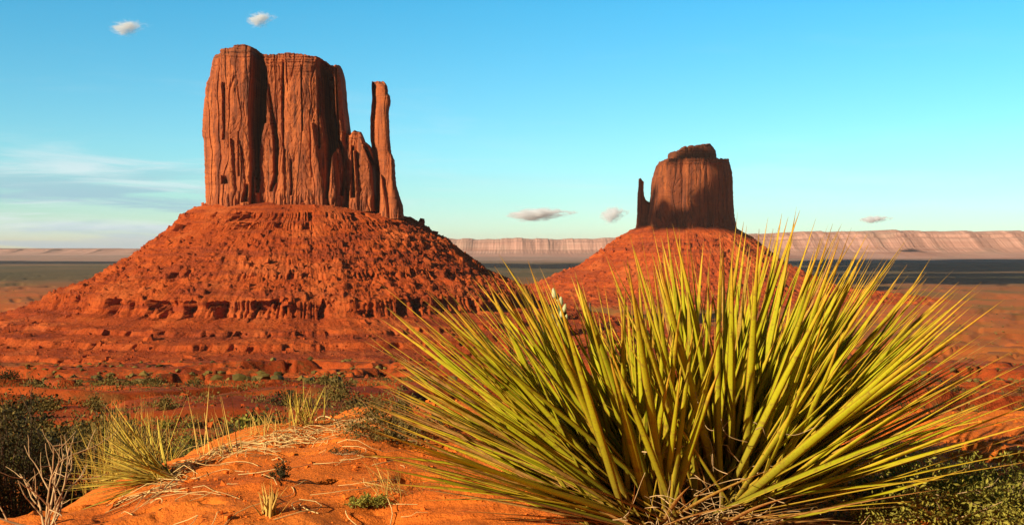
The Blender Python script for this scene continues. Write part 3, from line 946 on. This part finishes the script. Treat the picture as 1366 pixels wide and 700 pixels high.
def tubes(name, paths, r0, r1, mat, parent, sides=5, origin=(0, 0, 0)):
    """many thin round stems: paths (N,K,3), radii per stem at root and tip"""
    P = np.asarray(paths, float) - np.asarray(origin)
    n, k = P.shape[:2]
    tan = nrm(np.gradient(P, axis=1))
    ref = np.where(np.abs(tan[..., 2:3]) > 0.9, np.array([1., 0, 0]), np.array([0, 0, 1.]))
    a = nrm(np.cross(tan, ref)); b = np.cross(tan, a)
    r = np.asarray(r0, float).reshape(-1, 1) + (np.asarray(r1, float).reshape(-1, 1) - np.asarray(r0, float).reshape(-1, 1)) * np.linspace(0, 1, k)[None]
    r = np.broadcast_to(r, (n, k))
    th = np.arange(sides) / sides * 2 * math.pi
    v = P[:, :, None] + a[:, :, None] * (r[..., None] * np.cos(th))[..., None] + b[:, :, None] * (r[..., None] * np.sin(th))[..., None]
    f1 = grid_faces(k, sides, True)
    f = (f1[None] + (np.arange(n) * k * sides)[:, None, None]).reshape(-1, 4)
    return np_obj(name, v.reshape(-1, 3), f, mat, parent)


def leaf_quads(pos, size, tone, up=0.5, aspect=0.38, rg=RNG):
    """small folded leaves at the given points"""
    n = len(pos)
    d = nrm(rg.normal(0, 1, (n, 3)) + np.array([0, 0, up]))
    s = nrm(np.cross(d, rg.normal(0, 1, (n, 3))))
    L = np.asarray(size)[:, None]
    nn = np.cross(s, d)
    v = np.stack([pos, pos + d * L * .5 + s * L * aspect * .5 + nn * L * .06, pos + d * L, pos + d * L * .5 - s * L * aspect * .5 + nn * L * .06], 1)
    f = np.arange(n * 4).reshape(-1, 4)
    return v.reshape(-1, 3), f, np.repeat(tone, 4)


def bush_geo(rx, ry, rz, nbranch, nleaf, lsize, seed, spread=1.0, clump=0.085, up=0.5, aspect=0.38):
    """branches fanning from the root with leaves clustered round their outer halves; returns paths, leaf mesh"""
    rg = np.random.default_rng(seed)
    a = rg.uniform(0, 2 * math.pi, nbranch); e = np.arccos(rg.uniform(0.02, 1, nbranch)) * spread
    ln = rg.uniform(0.55, 1.05, nbranch)
    tip = np.stack([np.sin(e) * np.cos(a) * rx, np.sin(e) * np.sin(a) * ry, np.cos(e) * rz], -1) * ln[:, None]
    tip[:, 2] = np.abs(tip[:, 2]) + rz * 0.12
    k = 6; t = np.linspace(0, 1, k)
    mid = rg.normal(0, 0.10, (nbranch, 3)) * np.array([rx, ry, rz])
    paths = tip[:, None] * t[None, :, None] + mid[:, None] * np.sin(np.pi * t)[None, :, None]
    paths[:, 0, 2] = -0.05 * rz
    bi = rg.integers(0, nbranch, nleaf); tt = 0.35 + 0.68 * rg.random(nleaf) ** 0.7
    p = tip[bi] * tt[:, None] + mid[bi] * np.sin(np.pi * np.clip(tt, 0, 1))[:, None] + rg.normal(0, clump, (nleaf, 3)) * np.array([rx, ry, rz]) * (0.3 + 0.7 * tt[:, None])
    p[:, 2] = np.maximum(p[:, 2], 0.01)
    tb = rg.random(nbranch)
    tone = np.clip(tb[bi] * 0.6 + rg.random(nleaf) * 0.4, 0, 1)
    lv = leaf_quads(p, lsize * rg.uniform(0.6, 1.4, nleaf), tone, up, aspect, rg)
    return paths, lv


def bush(name, label, cat, pos, rx, ry, rz, nbranch, nleaf, lsize, seed, mleaf, mtwig, group=None, tw=0.003, **kw):
    root = empty(name, tuple(pos)); tag(root, label, cat, group)
    paths, (v, f, tone) = bush_geo(rx, ry, rz, nbranch, nleaf, lsize, seed, **kw)
    tubes('twigs', paths, np.full(nbranch, tw), np.full(nbranch, tw * 0.3), mtwig, root, 4)
    o = np_obj('foliage', v, f, mleaf, root, False, {'tone': tone})
    return root


def drop(p, r):
    """keep a point of a lying stem just above the ground"""
    p = np.array(p, float)
    p[..., 2] = ground_h(p[..., 0].ravel(), p[..., 1].ravel()).reshape(p.shape[:-1]) + r
    return p


# ------------------------------------------------------------------ the big yucca
def build_yucca():
    base = np.array([pt(915, 700, 2.33)[0], 2.36, 0.0]); base[2] = gz(base[0], base[1])
    root = empty('yucca', tuple(base))
    tag(root, 'big round yucca bristling with stiff yellow-green sword leaves on the sand in front', 'yucca')
    heads = [  # photo pixel of the heart, distance, envelope (angle from upright, reach in photo px), count
        ((958, 702), 2.36, [(-75, 200), (-60, 230), (-45, 265), (-36, 290), (-29, 330), (-24, 375), (-21, 380), (-11, 383), (0, 395), (8, 408), (14, 405), (23, 425), (33, 435), (40, 455),
                            (46, 465), (54, 452), (60, 458), (65, 470), (68, 430), (71, 330), (75, 260), (82, 220), (90, 180)], 370, (-54, 73)),
        ((868, 712), 2.29, [(-88, 325), (-80, 355), (-73, 375), (-66, 425), (-60, 448), (-55, 456), (-49, 456), (-44, 434), (-38, 415), (-31, 400), (-24, 382), (-15, 362), (-5, 330),
                            (10, 300), (30, 250)], 320, (-78, 20)),
    ]
    R_, D_, L_, W_, T_, B_ = [], [], [], [], [], []
    for (hp, hd, env, cnt, (a0, a1)) in heads:
        h = pt(hp[0], hp[1], hd); h[2] = max(h[2], gz(h[0], h[1]) + 0.01)
        a = RNG.uniform(a0, a1, cnt)
        k = cnt // 3
        a[:k] = RNG.uniform(*((14, 68) if a1 > 50 else (-74, -22)), k)
        b = np.clip(RNG.normal(9, 26, cnt), -34, 62)
        rad = np.radians(a); br = np.radians(b)
        d = np.stack([np.sin(rad) * np.cos(br), np.sin(br), np.cos(rad) * np.cos(br)], -1)
        d[:, 2] = np.maximum(d[:, 2], -0.03)
        reach = lerp_tab(a, env) / F * hd
        u = RNG.random(cnt)
        rt = h + RNG.normal(0, 1, (cnt, 3)) * np.array([.035, .035, .012]) + d * 0.02
        goal = reach / hd * np.where(u < 0.68, RNG.uniform(0.88, 1.03, cnt), RNG.uniform(0.6, 0.9, cnt))
        ln = reach.copy()
        for _ in range(12):
            tp = rt + nrm(d) * ln[:, None]
            pr = np.hypot(tp[:, 0] / tp[:, 1] - h[0] / h[1], tp[:, 2] / tp[:, 1] - h[2] / h[1])
            ln = np.clip(ln * (goal / pr) ** 0.7, 0.22, reach * 1.25)
        R_.append(rt); D_.append(d); L_.append(ln); W_.append(RNG.uniform(0.0122, 0.0200, cnt))
        tone = RNG.beta(1.6, 2.2, cnt) * 0.85
        tone = np.where((np.abs(a) > 55) & (RNG.random(cnt) < 0.35), RNG.uniform(0.75, 1, cnt), tone)
        tone = np.where(RNG.random(cnt) < 0.10, RNG.uniform(.75, 1, cnt), tone)
        tone = np.where((b < 8) & (np.abs(a) < 55), np.minimum(tone, 0.55), tone)
        T_.append(tone)
        bend = RNG.normal(0, 0.012, (cnt, 3)); bend[:, 2] -= 0.035 * np.abs(np.sin(rad)) * RNG.random(cnt)
        bend[RNG.random(cnt) < .10] *= 4.0
        B_.append(bend)
    # dead leaves sagging round the foot
    cnt = 70
    h = pt(900, 705, 2.3); h[2] = gz(h[0], h[1]) + 0.015
    a = np.radians(RNG.uniform(-92, 92, cnt)); br = np.radians(RNG.uniform(-60, 45, cnt))
    d = np.stack([np.sin(a) * np.cos(br), np.sin(br), np.abs(np.cos(a)) * 0.35 + 0.06], -1)
    R_.append(h + RNG.normal(0, 1, (cnt, 3)) * np.array([.06, .03, .01])); D_.append(d); L_.append(RNG.uniform(0.25, 0.55, cnt)); W_.append(RNG.uniform(.006, .011, cnt))
    T_.append(RNG.uniform(.88, 1.0, cnt)); bd = RNG.normal(0, .03, (cnt, 3)); bd[:, 2] = -0.05 * RNG.random(cnt); B_.append(bd)
    R, D, L, Wd, T, B = [np.concatenate(q) for q in (R_, D_, L_, W_, T_, B_)]
    # no blade may dip into the sand
    tipz = R + nrm(D) * L[:, None] + B
    gzz = ground_h(tipz[:, 0], tipz[:, 1]) + 0.02
    D[:, 2] += np.maximum(gzz - tipz[:, 2], 0) / L
    V = blades(R, D, L, Wd, B, T, nseg=12)
    tips = V[0][:, -1, 0]
    proj = np.linalg.norm((tips[:, [0, 2]] / tips[:, 1:2] - R[:, [0, 2]] / R[:, 1:2]), axis=1) * Wd - 0.004 * np.maximum(nrm(D)[:, 1], -0.2)
    order = np.argsort(-proj)
    big = order[:100]; rest = order[100:]
    for i in big:
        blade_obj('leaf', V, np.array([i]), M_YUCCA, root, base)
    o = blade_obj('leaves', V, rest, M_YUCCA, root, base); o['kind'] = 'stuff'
    # curling fibres and dead bits in the heart
    n = 230; k = 8; t = np.linspace(0, 1, k)
    p0 = np.stack([RNG.normal(base[0] + 0.02, 0.11, n), RNG.normal(2.27, .07, n), np.full(n, 0.)], -1)
    p0[:, 2] = ground_h(p0[:, 0], p0[:, 1]) + np.abs(RNG.normal(0, .03, n))
    up = RNG.random(n) < 0.35
    p0[up, 2] += RNG.uniform(0, .22, up.sum())
    dd = nrm(RNG.normal(0, 1, (n, 3)) * np.array([1.2, .6, .6])) * RNG.uniform(.02, .11, n)[:, None]
    cv = nrm(RNG.normal(0, 1, (n, 3))) * RNG.uniform(.005, .03, n)[:, None]
    path = p0[:, None] + dd[:, None] * t[None, :, None] + cv[:, None] * np.sin(np.pi * t * 1.3)[None, :, None]
    path[..., 2] = np.maximum(path[..., 2], ground_h(path[..., 0].ravel(), path[..., 1].ravel()).reshape(path.shape[:2]) + .002)
    o = tubes('fibres', path, RNG.uniform(.0006, .0016, n), np.full(n, .0004), M_FIBRE, root, 4, base)
    o['kind'] = 'stuff'
    # flower stalk with pale buds, and a dry one
    s0 = pt(815, 690, 2.40)
    def spath(a, b, c): return np.array([(1 - q) ** 2 * a + 2 * q * (1 - q) * b + q * q * c for q in np.linspace(0, 1, 10)])
    stalks = [tubes('flower_stalk', [spath(s0, pt(760, 560, 2.43), pt(746, 402, 2.43))], [.008], [.0045], M_STALK, root, 7, base),
              tubes('flower_stalk', [spath(s0 + np.array([.012, .006, 0]), pt(770, 560, 2.44), pt(753, 412, 2.44))], [.007], [.004], M_STALK, root, 7, base)]
    iv, if_ = ico(2)
    for (px, py, ln, wd, lean) in ((739, 391, 15, 6.5, -.15), (748, 402, 14, 7, .05), (744, 397, 12, 5, .0), (753, 411, 13, 6, .2), (738, 426, 15, 6, -.35), (745, 431, 11, 5, -.2), (755, 424, 11, 5, .2), (749, 418, 12, 5.5, .0)):
        c = pt(px, py, 2.425 + random.uniform(-.01, .01)) - base
        s = 2.43 / F
        q = iv * np.array([wd / 2 * s, wd / 2 * s, ln / 2 * s])
        q[:, :2] *= (1 - 0.35 * iv[:, 2:3])
        q[:, 0] += lean * q[:, 2]
        np_obj('bud', q + c, if_, M_BUD, stalks[0] if px < 748 else stalks[1])
    tubes('dry_stalk', [spath(s0, pt(790, 540, 2.46), pt(787, 404, 2.46))], [.006], [.003], M_BARK, root, 6, base)
    return root


YUCCA = build_yucca()


def small_yucca(name, label, base, cnt, amin, amax, lmin, lmax, wmin, wmax, mat, bs=22, tone=(0, .7), nparts=60):
    root = empty(name, tuple(base)); tag(root, label, 'yucca')
    a = np.radians(RNG.uniform(amin, amax, cnt)); br = np.radians(np.clip(RNG.normal(-5, bs, cnt), -60, 60))
    d = np.stack([np.sin(a) * np.cos(br), np.sin(br), np.cos(a) * np.cos(br)], -1)
    L = RNG.uniform(lmin, lmax, cnt)
    rt = base + RNG.normal(0, 1, (cnt, 3)) * np.array([.02, .015, .005])
    bend = RNG.normal(0, .01, (cnt, 3))
    V = blades(rt, d, L, RNG.uniform(wmin, wmax, cnt), bend, RNG.uniform(*tone, cnt), nseg=7)
    o = np.argsort(-L)
    for i in o[:nparts]:
        blade_obj('leaf', V, np.array([i]), mat, root, base)
    if cnt > nparts:
        q = blade_obj('leaves', V, o[nparts:], mat, root, base); q['kind'] = 'stuff'
    return root


p = gpt(212, 640)
small_yucca('yucca', 'small straw-coloured yucca leaning out from the left edge of the sand mound', p + np.array([0.01, 0, .005]), 115, -112, -24, .13, .28, .0045, .0085, M_STRAWY, nparts=70)


def tuft(name, label, cat, pos, n, h, spread, w, mat, lean=(0, 0), droop=0.3, foot=0.02, nseg=6):
    a = RNG.uniform(0, 2 * math.pi, n); e = np.abs(RNG.normal(0, spread, n))
    d = np.stack([np.sin(e) * np.cos(a) + lean[0], np.sin(e) * np.sin(a) + lean[1], np.cos(e)], -1)
    L = h * RNG.uniform(.5, 1.05, n)
    rt = np.stack([RNG.normal(0, foot, n), RNG.normal(0, foot, n), np.full(n, -.004)], -1)
    bend = np.stack([d[:, 0], d[:, 1], -np.ones(n) * .5], -1) * (L * droop * RNG.random(n))[:, None]
    V = blades(rt, d, L, np.full(n, w) * RNG.uniform(.6, 1.2, n), bend, RNG.random(n), nseg=nseg, taper=.2, base_w=.9)
    o = blade_obj(name, V, np.arange(n), mat, None)
    o.location = tuple(pos)
    return tag(o, label, cat)


tuft('grass_tuft', 'short dry tuft of broad straw blades alone on the lower sand slope', 'grass tuft', gpt(362, 686), 26, .085, .35, .006, M_DRYGRASS, droop=.2, foot=.012)
tuft('grass_tuft', 'upright yellow-green spiky tuft on the crest of the sand mound', 'grass tuft', gpt(402, 566), 60, .165, .40, .004, M_STRAWY, droop=.12, foot=.025)
tuft('grass_tuft', 'sparse tall straight straw stalks standing on the crest beside the small yucca', 'grass tuft', gpt(292, 608), 16, .22, .17, .0042, M_DRYGRASS, lean=(-.12, 0), droop=.05, foot=.045)
tuft('grass_tuft', 'curly dry straw tuft on the crest between the straw stalks and the spiky tuft', 'grass tuft', gpt(352, 578), 60, .12, .7, .003, M_DRYGRASS, droop=.6, foot=.05)
tuft('grass_tuft', 'bushy pale yellow grass clump behind the small straw-coloured yucca', 'grass tuft', np.array([pt(168, 600, 3.95)[0], 3.95, gz(pt(168, 600, 3.95)[0], 3.95)]), 240, .40, .34, .003, M_STRAWY, droop=.2, foot=.06)
tuft('grass_tuft', 'thin wispy dry stems at the left foot of the big yucca', 'grass tuft', gpt(532, 660), 45, .13, .7, .0022, M_DRYGRASS, lean=(-.4, 0), droop=.5, foot=.03)

# long dry stems lying on the crest
def stem(label, pts_, r=.0028):
    P = np.array([gpt(px, py) for px, py in pts_])
    t = np.linspace(0, len(P) - 1, 26)
    Q = np.stack([np.interp(t, np.arange(len(P)), P[:, i]) for i in range(3)], -1)
    for _ in range(3):
        Q[1:-1] = 0.25 * Q[:-2] + 0.5 * Q[1:-1] + 0.25 * Q[2:]
    Q[:, 2] = ground_h(Q[:, 0], Q[:, 1]) + r + 0.012 * np.abs(np.sin(np.linspace(0, 7, 26)))
    o = tubes('dry_stem', [Q], [r], [r * .5], M_STRAW, None, 6)
    return tag(o, label, 'dry stem')


stem('long curved dry stem lying on the crest nearest the big yucca', [(421, 556), (432, 560), (452, 562), (475, 557), (498, 551)])
stem('long dry stem lying across the middle of the sand crest', [(282, 606), (318, 596), (356, 592), (400, 592), (430, 586)])
stem('pale dry stem lying along the lower crest by the small yucca', [(192, 664), (212, 657), (232, 648), (250, 640)])


def straw_litter():
    n = 230; k = 6; t = np.linspace(-.5, .5, k)
    cr = np.array([(205, 650), (240, 622), (280, 604), (320, 590), (360, 582), (420, 572), (470, 560), (500, 553)], float)
    px = RNG.uniform(195, 500, n); row = np.interp(px, cr[:, 0], cr[:, 1]) + np.abs(RNG.normal(0, 10, n)) + 1
    extra = RNG.random(n) < 0.16
    px[extra] = RNG.uniform(150, 560, extra.sum()); row[extra] = RNG.uniform(600, 698, extra.sum())
    P = np.array([gpt(a, b) for a, b in zip(px, row)])
    P = P[P[:, 1] < 5.0]; n = len(P)
    ang = RNG.normal(0.4, 1.1, n); L = RNG.uniform(.03, .20, n)
    d = np.stack([np.cos(ang), np.sin(ang), 0 * ang], -1)
    s = np.stack([-np.sin(ang), np.cos(ang), 0 * ang], -1)
    path = P[:, None] + d[:, None] * (L[:, None] * t)[..., None] + s[:, None] * (L[:, None] * RNG.normal(0, .25, n)[:, None] * (t * 2) ** 2)[..., None]
    path = drop(path, .002)
    path[..., 2] += np.abs(RNG.normal(0, .012, (n, 1))) * (1 - np.abs(t * 2 + RNG.uniform(-.6, .6, (n, 1)))).clip(0, 1)
    o = tubes('straw_litter', path, RNG.uniform(.0006, .0016, n), RNG.uniform(.0005, .001, n), M_STRAW, None, 4)
    tag(o, 'scattered broken straw lying along the crest of the sand mound', None, None, 'stuff')


straw_litter()

# ------------------------------------------------------------------ shrubs close by
def at(px, d):
    x = (px - CX) / F * d
    return np.array([x, d, gz(x, d)])


bush('shrub', 'dark grey-green shrub in shade at the left edge below the mound', 'shrub', at(20, 4.7), .46, .42, .62, 150, 22000, .016, 21, M_DARKLEAF, M_BARK, tw=.004)
bush('shrub', 'dark shrub in deep shade between the bare twigs and the small yucca', 'shrub', at(118, 4.9), .26, .30, .36, 90, 8000, .015, 22, M_DARKLEAF, M_BARK)
bush('shrub', 'large shrub just beyond the left edge of the view', 'shrub', at(-260, 3.9), .50, .55, .95, 90, 14000, .024, 23, M_DARKLEAF, M_BARK, tw=.004)
bush('shrub', 'green leafy sage shrub on the sand under the right side of the big yucca', 'shrub', gpt(1215, 690, 1.9), .30, .24, .15, 90, 9000, .012, 24, M_SAGE, M_TWIG, tw=.0024, spread=1.05)
bush('shrub', 'green sage shrub in the bottom right corner of the sand', 'shrub', gpt(1345, 694, 1.9), .20, .22, .12, 70, 5200, .011, 25, M_SAGE, M_TWIG, tw=.0016, spread=1.05)
bush('shrub', 'olive low shrub on the mound behind the left leaves of the big yucca', 'shrub', gpt(528, 585), .17, .22, .14, 60, 4200, .012, 26, M_SCRUB, M_TWIG, tw=.0015)
bush('shrub', 'dull olive shrub peeping over the sand crest left of the big yucca', 'shrub', at(478, 5.9), .34, .3, .60, 50, 3800, .020, 27, M_SCRUB, M_BARK)
bush('shrub', 'grey-olive shrub peeping over the middle of the sand crest', 'shrub', at(425, 6.8), .42, .3, .66, 50, 3800, .022, 28, M_SCRUB, M_BARK)
bush('shrub', 'bright green bush in the hollow behind the small straw-coloured yucca', 'shrub', at(248, 8.6), .30, .3, .42, 40, 2400, .022, 29, M_SAGE, M_BARK)
bush('weed', 'tiny dark green weed sprig on the middle of the sand slope', 'weed', gpt(376, 640), .030, .03, .045, 16, 420, .008, 30, M_DARKLEAF, M_BARK, tw=.0007)
bush('weed', 'low dark green weed patch on the sand by the left foot of the big yucca', 'weed', gpt(492, 676), .055, .05, .028, 30, 900, .008, 31, M_SAGE, M_BARK, tw=.0007)
bush('weed', 'flat thin weed lying near the top of the sand slope', 'weed', gpt(456, 606), .06, .05, .016, 24, 260, .006, 32, M_DARKLEAF, M_TWIG, tw=.0006)


def bare_shrub(label, pos, n, h, seed, spread):
    rg = np.random.default_rng(seed); paths, r0, r1 = [], [], []

    def grow(p, d, L, r, lv):
        k = 6; pts_ = [p]
        for _ in range(k - 1):
            d = d + rg.normal(0, .10, 3) + np.array([0, 0, .04]); d = d / np.linalg.norm(d)
            pts_.append(pts_[-1] + d * L / (k - 1))
        paths.append(np.array(pts_)); r0.append(r); r1.append(r * .55)
        if lv > 0:
            for _ in range(rg.integers(2, 4)):
                i = rg.integers(2, k)
                nd = d + rg.normal(0, .55, 3); nd /= np.linalg.norm(nd)
                grow(pts_[i], nd, L * rg.uniform(.5, .8), r * .6, lv - 1)
    for _ in range(n):
        a = rg.uniform(0, 6.28); e = abs(rg.normal(0, spread))
        grow(np.array([0, 0, -.01]), np.array([math.sin(e) * math.cos(a), math.sin(e) * math.sin(a), math.cos(e)]), h * rg.uniform(.4, .65), .0032, 2)
    o = tubes('dead_shrub', np.array(paths), r0, r1, M_TWIG, None, 5)
    o.location = tuple(pos)
    return tag(o, label, 'dead shrub')


bare_shrub('leafless bleached twig shrub in front of the dark shrub at bottom left', gpt(62, 705), 7, .26, 5, .75)

# ------------------------------------------------------------------ scrub across the flats
def scrub_bushes():
    protos = []
    for k, (m, rx, rz, name) in enumerate(((M_SCRUB, .5, .42, 'olive'), (M_SAGE, .45, .40, 'green'), (M_DARKLEAF, .6, .40, 'dark'))):
        paths, (v, f, tone) = bush_geo(rx, rx, rz, 26, 650, .07, 60 + k, clump=.2, aspect=.6)
        protos.append(np_mesh('desert_bush', v, f, m, False, {'tone': tone}))
    lab = ['low olive bush on the red flat between sand mound and large butte', 'low bright green bush on the red flat between sand mound and large butte',
           'low dark bush on the red flat between sand mound and large butte']
    n = 0; tries = 0
    while n < 270 and tries < 3000:
        tries += 1
        px = random.choice([random.uniform(-10, 560), random.uniform(-10, 560), random.uniform(1180, 1370)])
        d = math.exp(random.uniform(math.log(9), math.log(190)))
        x = (px - CX) / F * d
        if fbm2(np.array([x / 14.]), np.array([d / 14.]), 3, 71)[0] < random.uniform(-.5, .25): continue
        k = random.choices((0, 1, 2), (5, 1.5, 5))[0]
        o = bpy.data.objects.new('desert_bush', protos[k]) if n == 0 else SRC.copy()
        o.data = protos[k]
        if n == 0: SRC = o
        s = random.uniform(.4, 1.15) * min(1.0, 0.45 + d / 40)
        o.location = (x, d, gz(x, d) - .02); o.scale = (s, s, s * random.uniform(.7, 1.1)); o.rotation_euler = (0, 0, random.uniform(0, 6.28))
        COL.objects.link(o); tag(o, lab[k], 'bush', ('olive', 'green', 'dark')[k] + ' bushes on the red flat')
        n += 1


scrub_bushes()


def scatter(d0, d1, n, spread):
    d = np.exp(RNG.uniform(math.log(d0), math.log(d1), n)); px = RNG.uniform(-60, 1430, n)
    x = (px - CX) / F * d
    keep = fbm2(x / (d0 * .25), d / (d0 * .25), 4, 72) > RNG.uniform(-.4, spread, n)
    x, d = x[keep], d[keep]
    return np.stack([x, d, ground_h(x, d)], -1)


def far_scrub():
    P = np.concatenate([scatter(120, 700, 3800, .25), scatter(600, 3500, 3500, .3)])
    P = P[(np.hypot(P[:, 0] - wcx, P[:, 1] - WD) > 400)]
    iv, if_ = ico(1)
    n = len(P)
    r = RNG.uniform(.25, .8, n) * (1 + np.clip(P[:, 1] / 900, 0, 2.2))
    q = iv[None] * (1 + RNG.uniform(-.45, .35, (n, len(iv), 1))) * r[:, None, None] * np.array([1, 1, .6])
    q = q + P[:, None] + np.array([0, 0, .25]) * r[:, None, None]
    f = (if_[None] + (np.arange(n) * len(iv))[:, None, None]).reshape(-1, 3)
    o = np_obj('distant_scrub', q.reshape(-1, 3), f, M_SCRUB, None, False, {'tone': np.repeat(RNG.random(n), len(iv))})
    tag(o, 'countless tiny scrub bushes speckling the desert floor far off', None, None, 'stuff')


far_scrub()
def low_scrub():
    P = scatter(9, 160, 4600, .12); n = len(P); m = 30
    r = RNG.uniform(.06, .24, n) * (0.7 + np.clip(P[:, 1] / 60, 0, 1.6))
    q = np.repeat(P, m, 0) + RNG.normal(0, .45, (n * m, 3)) * np.repeat(r, m)[:, None] * np.array([1.3, 1.3, .5]) + np.array([0, 0, .3]) * np.repeat(r, m)[:, None]
    v, f, tone = leaf_quads(q, np.repeat(r, m) * RNG.uniform(.2, .5, n * m), np.clip(np.repeat(RNG.random(n), m) * .7 + RNG.random(n * m) * .3, 0, 1), 1.0, .35)
    o = np_obj('low_scrub', v, f, M_SCRUB, None, False, {'tone': tone})
    tag(o, 'thin olive scrub and dry tufts covering patches of the red flats', None, None, 'stuff')


low_scrub()
P = np.concatenate([scatter(10, 120, 2600, .35), scatter(90, 700, 2600, .3)])
o = rock_field('rubble', P, np.minimum(.03 + .045 * RNG.pareto(2.4, len(P)), .28) * (0.6 + np.clip(P[:, 1] / 60, 0, 5)), M_GROUND, None, 8)
tag(o, 'loose red stones strewn over the flats', None, None, 'stuff')
P = []
for _ in range(2600):
    y = random.uniform(2.2, 4.6); x = random.uniform(-1.2, 1.9) * y / 4
    P.append((x, y))
P = np.array(P); P = np.column_stack([P, ground_h(P[:, 0], P[:, 1]) + .001])
o = rock_field('sand_clods', P, np.minimum(.0020 + .0026 * RNG.pareto(2.0, len(P)), .016), M_GROUND, None, 9)
tag(o, 'small clods of orange sand on the mound', None, None, 'stuff')


# ------------------------------------------------------------------ camera and render settings
cam = bpy.data.cameras.new('camera'); co = link(bpy.data.objects.new('camera', cam))
cam.sensor_width = 36; cam.lens = 36 * F / 1366; cam.shift_y = -(350 - HY) / 1366
cam.clip_start = 0.05; cam.clip_end = 120000
co.location = (0, 0, 0); co.rotation_euler = (math.pi / 2, 0, 0)
SC.camera = co
SC.view_settings.view_transform = 'Standard'; SC.view_settings.look = 'None'
SC.view_settings.exposure = 0.68; SC.view_settings.gamma = 1
SC.render.film_transparent = False
try:
    SC.cycles.volume_bounces = 6; SC.cycles.max_bounces = 8; SC.cycles.diffuse_bounces = 2
    SC.cycles.volume_max_steps = 128
except Exception:
    pass
